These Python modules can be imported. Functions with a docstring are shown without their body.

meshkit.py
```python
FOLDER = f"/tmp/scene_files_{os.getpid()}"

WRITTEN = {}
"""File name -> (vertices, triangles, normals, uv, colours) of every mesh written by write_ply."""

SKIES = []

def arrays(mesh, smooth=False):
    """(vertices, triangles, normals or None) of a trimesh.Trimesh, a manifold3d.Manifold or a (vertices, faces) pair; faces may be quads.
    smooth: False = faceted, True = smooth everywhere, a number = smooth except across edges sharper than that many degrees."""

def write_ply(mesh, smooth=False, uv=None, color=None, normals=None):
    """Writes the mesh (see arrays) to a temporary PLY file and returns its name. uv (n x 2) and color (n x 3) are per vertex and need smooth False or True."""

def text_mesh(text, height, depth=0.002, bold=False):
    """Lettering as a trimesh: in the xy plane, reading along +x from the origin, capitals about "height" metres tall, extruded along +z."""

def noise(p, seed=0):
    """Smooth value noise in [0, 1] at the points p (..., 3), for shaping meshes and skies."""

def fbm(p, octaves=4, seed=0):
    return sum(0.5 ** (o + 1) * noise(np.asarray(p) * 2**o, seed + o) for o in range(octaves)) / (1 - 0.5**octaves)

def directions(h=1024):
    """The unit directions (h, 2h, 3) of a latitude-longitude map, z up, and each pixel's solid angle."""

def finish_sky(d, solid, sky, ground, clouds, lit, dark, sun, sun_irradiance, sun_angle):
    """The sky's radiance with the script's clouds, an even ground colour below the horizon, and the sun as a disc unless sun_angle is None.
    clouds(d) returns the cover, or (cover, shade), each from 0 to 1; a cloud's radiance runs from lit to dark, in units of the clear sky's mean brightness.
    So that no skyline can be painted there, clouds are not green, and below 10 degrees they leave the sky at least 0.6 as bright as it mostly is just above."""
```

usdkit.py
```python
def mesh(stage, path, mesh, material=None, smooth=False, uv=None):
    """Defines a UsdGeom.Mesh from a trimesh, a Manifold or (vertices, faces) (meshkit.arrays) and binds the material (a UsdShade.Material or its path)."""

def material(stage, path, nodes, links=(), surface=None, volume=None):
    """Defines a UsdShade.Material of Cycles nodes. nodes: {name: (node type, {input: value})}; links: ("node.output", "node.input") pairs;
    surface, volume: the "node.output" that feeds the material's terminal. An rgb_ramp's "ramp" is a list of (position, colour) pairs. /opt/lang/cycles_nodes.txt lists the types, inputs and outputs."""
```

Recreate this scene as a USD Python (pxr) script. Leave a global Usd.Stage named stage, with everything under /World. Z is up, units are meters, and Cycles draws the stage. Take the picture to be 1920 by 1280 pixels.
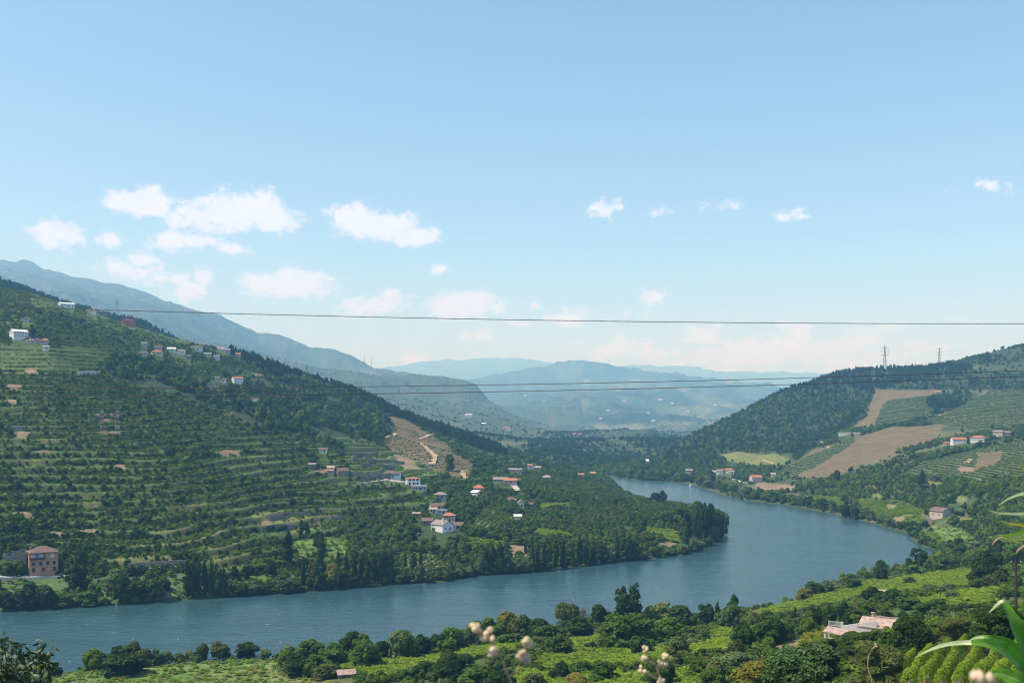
import math, random
import numpy as np, trimesh, usdkit, meshkit
from pxr import Usd, UsdGeom, UsdLux, UsdShade, Gf, Sdf, Vt
from scipy.interpolate import LinearNDInterpolator
from scipy.ndimage import gaussian_filter, map_coordinates, distance_transform_edt
from scipy.spatial import cKDTree
from shapely.geometry import Polygon
from shapely import contains_xy

stage = Usd.Stage.CreateInMemory()
UsdGeom.SetStageUpAxis(stage, 'Z'); UsdGeom.SetStageMetersPerUnit(stage, 1.0)
UsdGeom.Xform.Define(stage, '/World')
UsdGeom.Scope.Define(stage, '/World/Looks')
rng = np.random.default_rng(11)

# ------------------------------------------------------------------ camera, sky, sun, exposure
CAM_H, FOCAL, HORIZON = 84.0, 1900.0, 780.0        # height over the river; focal length and horizon row for a 1920 x 1280 picture
cam = UsdGeom.Camera.Define(stage, '/World/camera')
cam.CreateHorizontalApertureAttr(36.0); cam.CreateVerticalApertureAttr(24.0)
cam.CreateFocalLengthAttr(36.0 * FOCAL / 1920)
cam.CreateVerticalApertureOffsetAttr(36.0 * (HORIZON - 640) / 1920)
cam.CreateFStopAttr(7.5); cam.CreateFocusDistanceAttr(420.0)
cam.CreateClippingRangeAttr((0.05, 60000.0))
EXPOSURE = 0.38
cam.CreateExposureAttr(EXPOSURE)
UsdGeom.Xformable(cam).AddTranslateOp().Set((0, 0, CAM_H))
UsdGeom.Xformable(cam).AddRotateXOp().Set(90.0)
SUN_AZ, SUN_EL = math.radians(-100), math.radians(56)   # azimuth from +y towards +x
sun_dir = np.array([math.sin(SUN_AZ) * math.cos(SUN_EL), math.cos(SUN_AZ) * math.cos(SUN_EL), math.sin(SUN_EL)])
sun = UsdLux.DistantLight.Define(stage, '/World/sun')
sun.CreateIntensityAttr(1.25); sun.CreateAngleAttr(0.53); sun.CreateNormalizeAttr(True); sun.CreateColorAttr((1.0, 0.955, 0.88))
UsdGeom.Xformable(sun).AddRotateZOp().Set(-math.degrees(SUN_AZ)); UsdGeom.Xformable(sun).AddRotateXOp().Set(-(90 - math.degrees(SUN_EL)))
# light shines along -z: rotate -z so that it points away from the sun
UsdGeom.Xformable(sun).ClearXformOpOrder()
zaxis = sun_dir; xaxis = np.cross([0, 0, 1.0], zaxis); xaxis /= np.linalg.norm(xaxis); yaxis = np.cross(zaxis, xaxis)
UsdGeom.Xformable(sun).AddTransformOp().Set(Gf.Matrix4d(*[float(v) for v in (*xaxis, 0, *yaxis, 0, *zaxis, 0, 0, 0, 0, 1)]))
SKY_STRENGTH = 0.132
#SKY#

# ------------------------------------------------------------------ the lie of the land
# The valley is surveyed as spot heights: (column, row, distance) readings, turned into plan position and height.
def u_of(px): return (np.asarray(px, float) - 960) / FOCAL
def z_of(py, Y): return CAM_H - (np.asarray(py, float) - HORIZON) / FOCAL * np.asarray(Y, float)
def shore_Y(py): return CAM_H * FOCAL / (np.asarray(py, float) - HORIZON)
pts = []                                             # (u, log distance, height)
def far_(Y): return np.where(np.asarray(Y) > 2300, 2300 + (np.asarray(Y, float) - 2300) * 3.5, Y)
def spot(px, py, Y):
    Y = float(far_(Y)); pts.append((float(u_of(px)), math.log(Y), float(z_of(py, Y))))
def spotz(px, z, Y):
    Y = float(far_(Y)); pts.append((float(u_of(px)), math.log(Y), float(z)))
def line(seq, step=22, drop=None, back=1.13):
    seq = np.array(seq, float)
    for a, b in zip(seq[:-1], seq[1:]):
        n = max(1, int(abs(b[0] - a[0]) / step))
        for t in np.arange(n) / n:
            p = a + (b - a) * t
            spot(*p)
            if drop: spotz(p[0], z_of(p[1], far_(p[2])) - drop * (1.7 if p[2] > 2300 else 1), p[2] * back)
    spot(*seq[-1])
    if drop: spotz(seq[-1][0], z_of(seq[-1][1], far_(seq[-1][2])) - drop * (1.7 if seq[-1][2] > 2300 else 1), seq[-1][2] * back)
far_ridge = [(-500,640,9000),(600,690,9000),(700,688,9000),(760,683,9000),(800,673,9000),(870,671,9000),(940,668,9000),(1000,673,9000),(1070,688,9000),(1150,690,9000),(1210,683,9000),(1260,687,9000),(1300,684,9000),(1340,696,9000),(1450,697,9000),(1530,699,9000),(1700,703,9000),(2000,690,9000),(2420,680,9000)]
line(far_ridge, 30, 200, 1.18)
mid_ridge = [(600,735,6000),(860,738,5400),(930,713,5400),(1000,684,5500),(1040,673,5500),(1070,669,5500),(1140,678,5500),(1230,692,5400),(1340,712,5200),(1420,722,5000),(1520,735,4800),(1700,740,4800),(2000,735,4800),(2420,720,4800)]
line(mid_ridge, 30, 130, 1.2)
for Y, row in ((4000, ((860,765),(930,752),(1000,742),(1100,742),(1200,752),(1300,764),(1420,770),(1550,775),(1800,770),(2400,750))),
               (3350, ((940,787),(1020,776),(1100,775),(1180,786),(1260,793),(1350,790),(1500,790),(1800,790),(2400,770))),
               (2950, ((1010,812),(1060,808),(1120,808),(1200,816),(1280,822),(1350,812),(1450,800)))):
    for px, py in row: spot(px, py, Y)
line([(1000,838,2430),(1040,818,2480),(1084,805,2500),(1150,804,2500),(1220,806,2500),(1265,814,2480),(1320,830,2420)], 20, 40, 1.08)
for p in ((1060,852,1750),(1120,846,1750),(1200,842,1750),(1260,846,1750),(1110,872,1600),(1180,872,1560),(1250,868,1600)): spot(*p)
mountain = [(-500,420,4800),(-200,455,4700),(0,481,4600),(30,487,4550),(65,487,4500),(110,505,4450),(165,521,4400),(205,537,4300),(262,540,4200),(300,560,4150),(330,570,4100),(400,587,4050),(430,601,4000),(500,618,3950),(530,631,3900),(590,634,3850),(630,656,3800),(660,669,3750),(720,684,3700),(780,697,3600),(850,718,3500),(890,742,3450),(930,765,3400)]
line(mountain, 22, 160, 1.15)
line([(660,722,3350),(720,722,3330),(770,724,3300),(810,716,3280),(840,710,3250),(880,720,3230),(905,735,3200),(930,751,3150),(975,778,3000),(1000,798,2850)], 18, 60, 1.08)
for p in ((-400,520,3000),(0,565,3000),(150,592,3000),(300,628,3000),(450,662,3000),(580,695,3000),(640,742,2800),(700,754,2850),(800,766,2800),(900,780,2750),(970,800,2620),(700,790,2150),(800,800,2150),(900,812,2150),(980,826,2150)): spot(*p)
line([(-500,440,2000),(-200,490,2000),(0,526,2000),(40,538,2000),(100,562,2000),(200,588,2000),(250,592,2000),(300,620,2000),(360,655,2000)], 22, 70, 1.13)
near_ridge = [(-500,430,1250),(-200,492,1250),(0,533,1250),(50,542,1250),(120,563,1250),(160,574,1250),(200,586,1260),(250,606,1280),(300,622,1300),(350,635,1330),(420,652,1380),(450,658,1400),(490,678,1430),(520,696,1450),(570,704,1480),(640,721,1530),(690,740,1550),(730,764,1560),(800,790,1560),(850,803,1560),(900,823,1550),(930,836,1540),(970,846,1520),(1000,852,1500),(1050,868,1480),(1090,886,1430)]
line(near_ridge, 16, 45, 1.13)
for p in ((-500,600,900),(-500,860,560),(100,615,1000),(100,718,800),(100,793,700),(100,891,600),(-150,800,650),(-150,960,500),(300,690,1050),(300,850,660),(300,960,560),
          (500,740,1100),(500,803,900),(500,902,700),(500,990,590),(650,775,1200),(650,850,950),(650,905,780),(650,980,640),
          (730,782,1330),(800,812,1280),(760,830,1150),(840,850,1080),(870,888,1000),(700,870,900),(775,903,776),(720,893,800),(810,868,960),(838,992,624),(800,945,690),(780,1010,610),
          (930,850,1330),(960,872,1200),(900,900,1000),(900,940,800),(880,1000,650),(1000,872,1290),(1000,900,1130),(1000,950,830),(1000,1000,640),(1040,880,1330),
          (1090,930,880),(1090,1000,640),(1180,960,790),(1180,1010,620),(1260,970,760),(1260,1010,640),(1320,985,745),(1130,900,1230),
          (80,1066,478),(-300,1040,470),(200,1073,470),(350,1068,478),(500,1060,520),(600,1050,540),(700,1050,545)): spot(*p)
right_ridge = [(1180,886,1480),(1230,850,1620),(1272,822,1720),(1310,806,1790),(1346,793,1850),(1388,774,1900),(1427,752,1950),(1473,728,2000),(1511,712,2050),(1558,696,2080),(1600,688,2100),(1658,686,2100),(1700,687,2100),(1739,690,2100),(1785,684,2100),(1835,668,2050),(1874,656,2020),(1920,643,2000),(2100,600,2000),(2420,560,2000)]
line(right_ridge, 16, 60, 1.13)
for p in ((1240,880,1430),(1300,868,1500),(1342,880,1390),(1400,820,1650),(1430,850,1450),(1500,760,1850),(1500,830,1560),(1600,760,1820),(1640,731,1900),(1600,715,2000),(1480,866,1350),(1588,808,1500),(1700,791,1500),(1770,796,1400),(1750,732,1800),(1850,736,1750),(1920,730,1750),(1835,808,1300),(1920,797,1300),
          (1834,828,1150),(1920,814,1150),(1780,836,1150),(1550,898,1130),(1650,865,1200),(1700,892,1000),(1835,905,880),(1920,890,880),(1920,835,1060),(1920,922,750),(1900,962,650),(1766,968,720),(1700,962,790),(1800,1000,625),(1840,1040,560),(1900,1005,560),
          (1450,902,1200),(1417,906,1140),(1360,892,1320),(1600,930,980),(1500,920,1080),(1660,960,830),(2200,700,1500),(2200,800,1000),(2200,900,700),(2200,1000,500),(2400,700,1400),(2400,850,800),(2400,980,500)): spot(*p)
for p in ((400,1257,316),(400,1281,298),(200,1281,300),(700,1240,320),(900,1232,318),(900,1272,280),(1150,1236,298),(1300,1205,296),(1440,1166,395),(1560,1124,448),(1700,1092,440),(1800,1078,455),(1600,1192,254),(1700,1196,236),(1850,1158,198),(1905,1186,148),(1800,1222,122),(1750,1276,100),(1900,1276,84),
          (1600,1278,132),(1400,1278,180),(1200,1278,228),(1000,1280,268),(1480,1192,258),(1420,1250,200),(1350,1232,238),(1900,1104,325),(1920,1066,440),(1850,1064,478),(2200,1100,300),(2200,1200,130),(2400,1250,80),(1500,1150,380),(1640,1130,380),(1250,1190,330),(1760,1110,370)): spot(*p)
for px in (-500,-100,300,700,1100,1500,1900,2400):
    for Y, zl, zr in ((1.2,82.3,82.4),(5,80.6,81),(20,73.5,75.5),(50,60,66.5),(80,46,60),(150,24,43),(220,11,28)):
        t = np.clip((px - 300) / 1500, 0, 1)
        if Y < 90 + 140 * (1 - t): spotz(px, zl + (zr - zl) * t, Y)
# the river, as the outline of its water
shore = [(-700,1190),(-300,1163),(0,1145),(213,1133),(347,1124),(500,1114),(600,1106),(640,1105),(733,1095),(833,1090),(893,1078),(1000,1073),(1133,1054),(1200,1050),(1240,1043),(1275,1040),(1331,1025),(1354,1006),(1366,980),(1352,964),(1300,955),(1225,944),(1196,936),(1168,925),(1151,908),(1143,899),(1117,886),(1085,882),(1040,879)]
back = [(1050,877),(1100,880),(1135,890),(1170,896),(1200,900),(1270,903),(1294,908),(1324,917),(1361,928),(1399,938),(1462,945),(1537,958),(1609,973),(1650,985),(1702,1000),(1721,1021),(1748,1028),(1773,1037),(1762,1046),(1735,1056),(1690,1070),(1640,1078),(1590,1090),(1535,1101),(1500,1122),(1460,1137),(1400,1146),(1330,1156),(1250,1159),(1150,1161),(1090,1166),(1050,1174),(1000,1186),(960,1192),(900,1200),(840,1210),(780,1217),(720,1222),(640,1227),(560,1232),(470,1236),(270,1249),(145,1259),(95,1266),(0,1300),(-300,1360),(-700,1400)]
river_uv = np.array([(u_of(p[0]), math.log(shore_Y(p[1]))) for p in shore + back])
river_xy = np.stack([river_uv[:, 0] * np.exp(river_uv[:, 1]), np.exp(river_uv[:, 1])], 1)
river_poly = Polygon(river_xy).buffer(0)
for (u, L) in river_uv: pts.append((u, L, 0.0))
pts = [p for p in pts if not river_poly.buffer(-3).contains_properly(__import__('shapely').Point(p[0] * math.exp(p[1]), math.exp(p[1])))]
# grid: columns of equal bearing, rows of growing distance
us = np.concatenate([np.linspace(-0.74, -0.515, 55, endpoint=False), np.linspace(-0.515, 0.515, 721), np.linspace(0.515, 0.74, 56)[1:]])
Ys = np.concatenate([np.geomspace(1.3, 90, 40, endpoint=False), np.linspace(90, 330, 100, endpoint=False), np.linspace(330, 1000, 300, endpoint=False), np.linspace(1000, 2260, 230, endpoint=False), np.geomspace(2260, 31000, 175)])
Ls = np.log(Ys); UU, LL = np.meshgrid(us, Ls); YY = np.exp(LL); XX = UU * YY
P = np.array(pts)
_, keep = np.unique(np.round(P[:, :2] * 400), axis=0, return_index=True); P = P[keep]
zi = LinearNDInterpolator(P[:, :2], P[:, 2])(UU, LL)
bad = np.isnan(zi)
if bad.any():
    near = cKDTree(P[:, :2]).query(np.stack([UU[bad], LL[bad]], 1))[1]; zi[bad] = P[near, 2]
# smooth a little, in plan metres, on a log grid of its own
gu = np.linspace(-0.74, 0.74, 900); gl = np.linspace(Ls[0], Ls[-1], 3200)
def resample(F, u_from, l_from, U, L):
    return map_coordinates(F, [np.interp(L, l_from, np.arange(len(l_from))), np.interp(U, u_from, np.arange(len(u_from)))], order=1, mode='nearest')
GU, GL = np.meshgrid(gu, gl)
zs = gaussian_filter(resample(zi, us, Ls, GU, GL), (5, 5), mode='nearest')
zbase = resample(zs, gu, gl, UU, LL)
P3 = np.stack([XX, YY, np.zeros_like(XX)], -1)
rough = (meshkit.fbm(P3 / 240, 5, 3) - .5) * 2
fine = (meshkit.fbm(P3 / 28, 3, 9) - .5) * 2
gul = 1 - np.abs(2 * meshkit.fbm(P3 / 620, 5, 21) - 1)
amp = np.interp(LL, np.log([1, 60, 250, 450, 1000, 1600, 2300, 5000, 10000, 26000]), [0.2, .5, 1.0, 1.5, 5, 7, 14, 50, 85, 90])
zbase = zbase + amp * rough * .7 + np.interp(LL, np.log([1, 100, 500, 2000, 9000]), [.1, .4, .7, 1.4, 5]) * fine
zbase = zbase + np.interp(LL, np.log([2200, 4000, 10000, 26000]), [0, 80, 150, 80]) * (gul - .72) * np.clip((UU + .9), .2, 1)
inside = contains_xy(river_poly, XX.ravel(), YY.ravel()).reshape(XX.shape)
# distance to the shore in metres
from shapely import distance as shp_distance, points as shp_points
d_shore = np.full(XX.shape, 400.0)
sel = (YY > 200) & (YY < 1800)
d_shore[sel] = shp_distance(shp_points(XX[sel], YY[sel]), river_poly.exterior)
d_shore = np.minimum(d_shore, 400)
wob = 0.6 * fine + .8
zland = np.maximum(zbase, np.minimum(0.25 + d_shore * .16, 3.0) + np.minimum(d_shore, 12) / 12 * .8 * fine)
zland = np.where(d_shore < 45, zland * np.clip(d_shore / 45, .0, 1) ** .6 + (1 - np.clip(d_shore / 45, 0, 1) ** .6) * np.minimum(zland, .3 + d_shore * .2), zland)
zbase = np.where(inside, -np.minimum(d_shore * .12, 4) - .05, zland)
def make_sky():
    N = {'tc': ('texture_coordinate', {}), 'nrm': ('vector_math', {'math_type': 'normalize'}), 'sep': ('separate_xyz', {}),
         'sky': ('sky_texture', {'sky_type': 'single_scattering', 'sun_disc': False, 'sun_elevation': SUN_EL, 'sun_rotation': SUN_AZ, 'altitude': 100.0, 'air_density': 1.0, 'aerosol_density': 1.2, 'ozone_density': 1.0}),
         'az': ('math', {'math_type': 'arctan2'}), 'el': ('math', {'math_type': 'arcsine'}), 'ae': ('combine_xyz', {'z': 0.0})}
    Lk = [('tc.generated', 'nrm.vector1'), ('nrm.vector', 'sep.vector'), ('sep.x', 'az.value1'), ('sep.y', 'az.value2'), ('sep.z', 'el.value1'), ('az.value', 'ae.x'), ('el.value', 'ae.y')]
    # fair-weather clouds: centre column and row of each puff as surveyed, half width, half height, thickness
    puffs = [(248,381,66,22,1),(278,368,34,20,1),(104,442,54,22,1),(98,432,30,20,.9),(213,450,32,16,.9),(440,402,100,40,1.15),(375,408,52,30,.95),(505,402,38,40,1.1),(420,385,40,30,1.1),(370,455,95,20,.72),(430,462,42,16,.75),(235,508,60,24,.9),(262,488,28,22,.95),(362,545,38,28,.95),(382,522,26,24,.95),
             (660,408,48,30,1.05),(705,424,80,34,1.15),(770,445,64,20,1.05),(550,536,95,28,.98),(560,520,55,24,.95),(828,505,32,14,.75),(715,572,70,26,.8),(730,556,40,20,.8),(868,574,84,26,1),(870,560,50,22,1),(900,629,32,14,.72),
             (1128,392,40,19,.6),(1240,402,42,15,.42),(1330,386,52,10,.36),(1470,408,32,11,.36),(1853,347,22,12,.42),(1780,357,24,8,.28),(1000,573,24,13,.6),(1130,586,85,18,.55),(1225,562,40,16,.58),(1345,614,30,18,.66),(1290,638,56,16,.62),(1500,618,36,22,.7),(1470,645,60,20,.56),(1680,615,52,18,.66),(1730,652,80,18,.5),(1450,664,240,34,.78),(1150,652,70,26,.7),(1050,600,60,14,.6),(1600,640,90,26,.66),(780,672,60,16,.5),(1330,630,60,22,.62),(1250,660,90,22,.6),(1820,608,34,10,.4),(980,606,70,9,.5),(1330,655,70,16,.55)]
    prev = None
    for i, (px, py, rx, ry, w) in enumerate(puffs):
        x, z = (px - 960) / FOCAL, (HORIZON - py) / FOCAL
        az, el = math.atan(x), math.atan2(z, math.hypot(1, x))
        k = 1.25
        N[f's{i}'] = ('vector_math', {'math_type': 'subtract', 'vector2': (az, el, 0)})
        N[f'm{i}'] = ('vector_math', {'math_type': 'multiply', 'vector2': (FOCAL / (rx * k), FOCAL / (ry * k), 0)})
        N[f'l{i}'] = ('vector_math', {'math_type': 'length'})
        N[f'w{i}'] = ('math', {'math_type': 'multiply_add', 'value2': -w, 'value3': w})
        Lk += [('ae.vector', f's{i}.vector1'), (f's{i}.vector', f'm{i}.vector1'), (f'm{i}.vector', f'l{i}.vector1'), (f'l{i}.value', f'w{i}.value1')]
        if prev:
            N[f'x{i}'] = ('math', {'math_type': 'smoothmax', 'value3': 0.12}); Lk += [(prev, f'x{i}.value1'), (f'w{i}.value', f'x{i}.value2')]; prev = f'x{i}.value'
        else: prev = f'w{i}.value'
    # round the rest of the horizon the same kind of puffs go on, at random
    N['gv'] = ('mapping', {'scale': (5.0, 14.0, 1.0)}); N['gn'] = ('noise_texture', {'scale': 1.0, 'detail': 1.0})
    N['ge'] = ('map_range', {'from_min': .28, 'from_max': .16, 'to_min': 0.0, 'to_max': 1.0, 'clamp': True})
    N['ga'] = ('math', {'math_type': 'absolute'}); N['gf'] = ('map_range', {'from_min': .54, 'from_max': .75, 'to_min': 0.0, 'to_max': 1.0, 'clamp': True})
    N['g1'] = ('math', {'math_type': 'multiply_add', 'value2': 3.0, 'value3': -1.75}); N['g2'] = ('math', {'math_type': 'multiply'}); N['g3'] = ('math', {'math_type': 'add'}); N['g4'] = ('math', {'math_type': 'multiply_add', 'value2': 4.0, 'value3': -4.0}); N['gx'] = ('math', {'math_type': 'maximum'})
    Lk += [('ae.vector', 'gv.vector'), ('gv.vector', 'gn.vector'), ('el.value', 'ge.value'), ('az.value', 'ga.value1'), ('ga.value', 'gf.value'), ('gn.fac', 'g1.value1'), ('ge.result', 'g2.value1'), ('gf.result', 'g2.value2'), ('g2.value', 'g4.value1'), ('g4.value', 'g3.value1'), ('g1.value', 'g3.value2'), (prev, 'gx.value1'), ('g3.value', 'gx.value2')]
    # ragged edges
    N['nv'] = ('mapping', {'scale': (26.0, 34.0, 1.0)}); N['n1'] = ('noise_texture', {'scale': 1.0, 'detail': 7.0, 'roughness': .6, 'distortion': .25})
    N['nv2'] = ('mapping', {'scale': (110.0, 130.0, 1.0)}); N['n2'] = ('noise_texture', {'scale': 1.0, 'detail': 5.0, 'roughness': .65})
    N['e1'] = ('math', {'math_type': 'multiply_add', 'value2': 1.9, 'value3': -.95}); N['e2'] = ('math', {'math_type': 'add'})
    N['e3'] = ('math', {'math_type': 'multiply_add', 'value2': 1.3, 'value3': -.65}); N['e4'] = ('math', {'math_type': 'add'})
    N['cov'] = ('map_range', {'range_type': 'smoothstep', 'from_min': 0.08, 'from_max': .66, 'to_min': 0.0, 'to_max': .96, 'clamp': True})
    Lk += [('ae.vector', 'nv.vector'), ('nv.vector', 'n1.vector'), ('ae.vector', 'nv2.vector'), ('nv2.vector', 'n2.vector'), ('n1.fac', 'e1.value1'), ('gx.value', 'e2.value1'), ('e1.value', 'e2.value2'), ('n2.fac', 'e3.value1'), ('e2.value', 'e4.value1'), ('e3.value', 'e4.value2'), ('e4.value', 'cov.value')]
    N['crmp'] = ('rgb_ramp', {'ramp': [(0.0, (4.9, 5.4, 6.7)), (1.0, (6.0, 6.6, 8.1))]})
    N['lowf'] = ('map_range', {'range_type': 'smoothstep', 'from_min': 0.0, 'from_max': .26, 'to_min': 0.0, 'to_max': 1.0, 'clamp': True}); N['lowc'] = ('mix', {'color1': (.95, 1.03, 1.48), 'color2': (1.0, 1.0, 1.03)}); N['low'] = ('vector_math', {'math_type': 'multiply'}); N['tint'] = ('vector_math', {'math_type': 'multiply', 'vector2': (.90, 1.03, 1.09)}); N['mix'] = ('mix', {'mix_type': 'mix'}); N['bg'] = ('background_shader', {'strength': SKY_STRENGTH})
    Lk += [('n1.fac', 'crmp.fac'), ('cov.result', 'mix.fac'), ('sky.color', 'tint.vector1'), ('tint.vector', 'mix.color1'), ('crmp.color', 'mix.color2'), ('mix.color', 'low.vector1'), ('el.value', 'lowf.value'), ('lowf.result', 'lowc.fac'), ('lowc.color', 'low.vector2'), ('low.vector', 'bg.color')]
    m = usdkit.material(stage, '/World/Looks/sky_look', N, Lk, surface='bg.background')
    d = UsdLux.DomeLight.Define(stage, '/World/sky')
    UsdShade.MaterialBindingAPI.Apply(d.GetPrim()).Bind(m)
    d.GetPrim().SetCustomDataByKey('kind', 'structure')
make_sky()

# ------------------------------------------------------------------ helpers
def tag(p, label=None, cat=None, group=None, kind=None):
    p = p.GetPrim() if hasattr(p, 'GetPrim') else p
    for k, v in (('label', label), ('category', cat), ('group', group), ('kind', kind)):
        if v: p.SetCustomDataByKey(k, v)
    return p
used_names = {}
def numbered(path):
    n = used_names.get(path, 0); used_names[path] = n + 1
    return path if n == 0 else f'{path}_{n:03d}'
LK = '/World/Looks/'
def part(parent, name, mesh, look, smooth=False):
    path = numbered(f'{parent.GetPath() if not isinstance(parent, str) else parent}/{name}')
    return usdkit.mesh(stage, path, mesh, LK + look, smooth=smooth).GetPrim()
def thing(name, label, cat, loc=(0, 0, 0), yaw=0.0, group=None, scale=None):
    x = UsdGeom.Xform.Define(stage, numbered('/World/' + name))
    x.AddTranslateOp().Set(Gf.Vec3d(*[float(v) for v in loc]))
    if yaw: x.AddRotateZOp().Set(float(yaw))
    if scale is not None: x.AddScaleOp().Set(Gf.Vec3f(*[float(v) for v in scale]))
    return tag(x, label, cat, group)
def box(x0, x1, y0, y1, z0, z1):
    b = trimesh.creation.box(extents=(x1 - x0, y1 - y0, z1 - z0)); b.apply_translation(((x0 + x1) / 2, (y0 + y1) / 2, (z0 + z1) / 2)); return b
def cat_(ms): return trimesh.util.concatenate(ms)
def tube(p, r, sides=6):
    p = np.asarray(p, float); t = np.gradient(p, axis=0); t /= np.linalg.norm(t, axis=1, keepdims=True) + 1e-12
    a = np.cross(t, np.where(np.abs(t[:, 2:]) < .9, [0, 0, 1.0], [1.0, 0, 0])); a /= np.linalg.norm(a, axis=1, keepdims=True) + 1e-12
    b = np.cross(t, a); th = np.arange(sides) * 2 * np.pi / sides; r = np.broadcast_to(r, (len(p),))
    v = p[:, None] + r[:, None, None] * (np.cos(th)[None, :, None] * a[:, None] + np.sin(th)[None, :, None] * b[:, None])
    i, j = np.meshgrid(np.arange(len(p) - 1), np.arange(sides), indexing='ij'); k = (j + 1) % sides
    q = np.stack([i * sides + j, i * sides + k, (i + 1) * sides + k, (i + 1) * sides + j], -1).reshape(-1, 4)
    f = np.vstack([q[:, [0, 1, 2]], q[:, [0, 2, 3]]]); n = len(p) * sides
    v = np.vstack([v.reshape(-1, 3), p[0], p[-1]])
    caps = [[n, (s + 1) % sides, s] for s in range(sides)] + [[n + 1, n - sides + s, n - sides + (s + 1) % sides] for s in range(sides)]
    return trimesh.Trimesh(v, np.vstack([f, caps]), process=False)
def bar(a, b, r, sides=4): return tube([a, (np.asarray(a, float) + np.asarray(b, float)) / 2, b], r, sides)

# ------------------------------------------------------------------ what grows where
PX = 960 + FOCAL * UU
def rows_of(Z): return HORIZON - (Z - CAM_H) / YY * FOCAL
zsmooth = zbase.copy()
PYv = rows_of(zbase)
COVER = {}
cover = np.zeros(XX.shape, np.int8)
NAMES = ['nearbank', 'orchard', 'forest', 'pines', 'vine_green', 'vine_brown', 'bare', 'canopy', 'scrub', 'mountain', 'farland', 'grove', 'meadow', 'terr_green', 'forest_mid', 'vine_rows', 'yellow', 'grassy', 'weedbank', 'soilplot']
ID = {n: i for i, n in enumerate(NAMES)}
river_y_mid = 440
left_bank = (YY > 425) & (UU < np.interp(YY, [430, 590, 700, 760, 830, 900, 1100, 1300, 1450, 1560, 2260], [.2, .2, .205, .21, .215, .19, .12, .09, .075, .05, .02]))
right_bank = (YY > 500) & ~left_bank
cover[:] = ID['nearbank']
cover[left_bank] = ID['orchard']; cover[right_bank] = ID['scrub']
cover[YY > 2260] = ID['farland']
cover[(YY > 2300) & (UU < -.03 + np.clip((YY - 2300) / 14000, 0, .1))] = ID['mountain']
cover[(YY > 1650) & (YY <= 2300) & (UU < -.28)] = ID['pines']
cover[(YY > 1600) & (YY <= 2400) & (UU > -.05) & (UU < .19)] = ID['farland']
# the peninsula's flats
cover[left_bank & (zbase < 20) & (UU > -.17) & (YY < 1500)] = ID['grove']
def paint(kind, poly, y0, y1):
    m = (YY > y0) & (YY < y1); pg = Polygon(poly).buffer(0)
    mm = np.zeros_like(m); mm[m] = contains_xy(pg, PX[m] + 5 * fine[m] , PYv[m] + 3 * rough[m]); mm &= ~inside
    cover[mm] = ID[kind]; return mm
# left-hand hillside
paint('forest_mid', [(185,678),(260,672),(330,690),(385,712),(450,720),(560,745),(640,790),(700,830),(640,850),(560,815),(470,790),(400,770),(330,735),(250,722),(200,705)], 700, 1500)
paint('pines', [(418,640),(470,655),(520,680),(600,700),(690,725),(770,762),(850,795),(950,830),(1040,872),(985,862),(900,845),(830,815),(760,790),(720,775),(640,760),(560,730),(500,700),(430,665)], 900, 1700)
paint('forest_mid', [(455,715),(560,705),(640,735),(720,775),(742,810),(715,830),(650,815),(560,812),(470,812),(440,770)], 700, 1700)
paint('terr_green', [(0,645),(80,648),(150,655),(190,690),(120,700),(0,702)], 700, 1200)
paint('terr_green', [(114,648),(180,655),(235,668),(190,684),(130,672)], 700, 1300)
paint('vine_rows', [(0,531),(60,540),(110,562),(70,572),(0,571)], 700, 1400)
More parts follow.
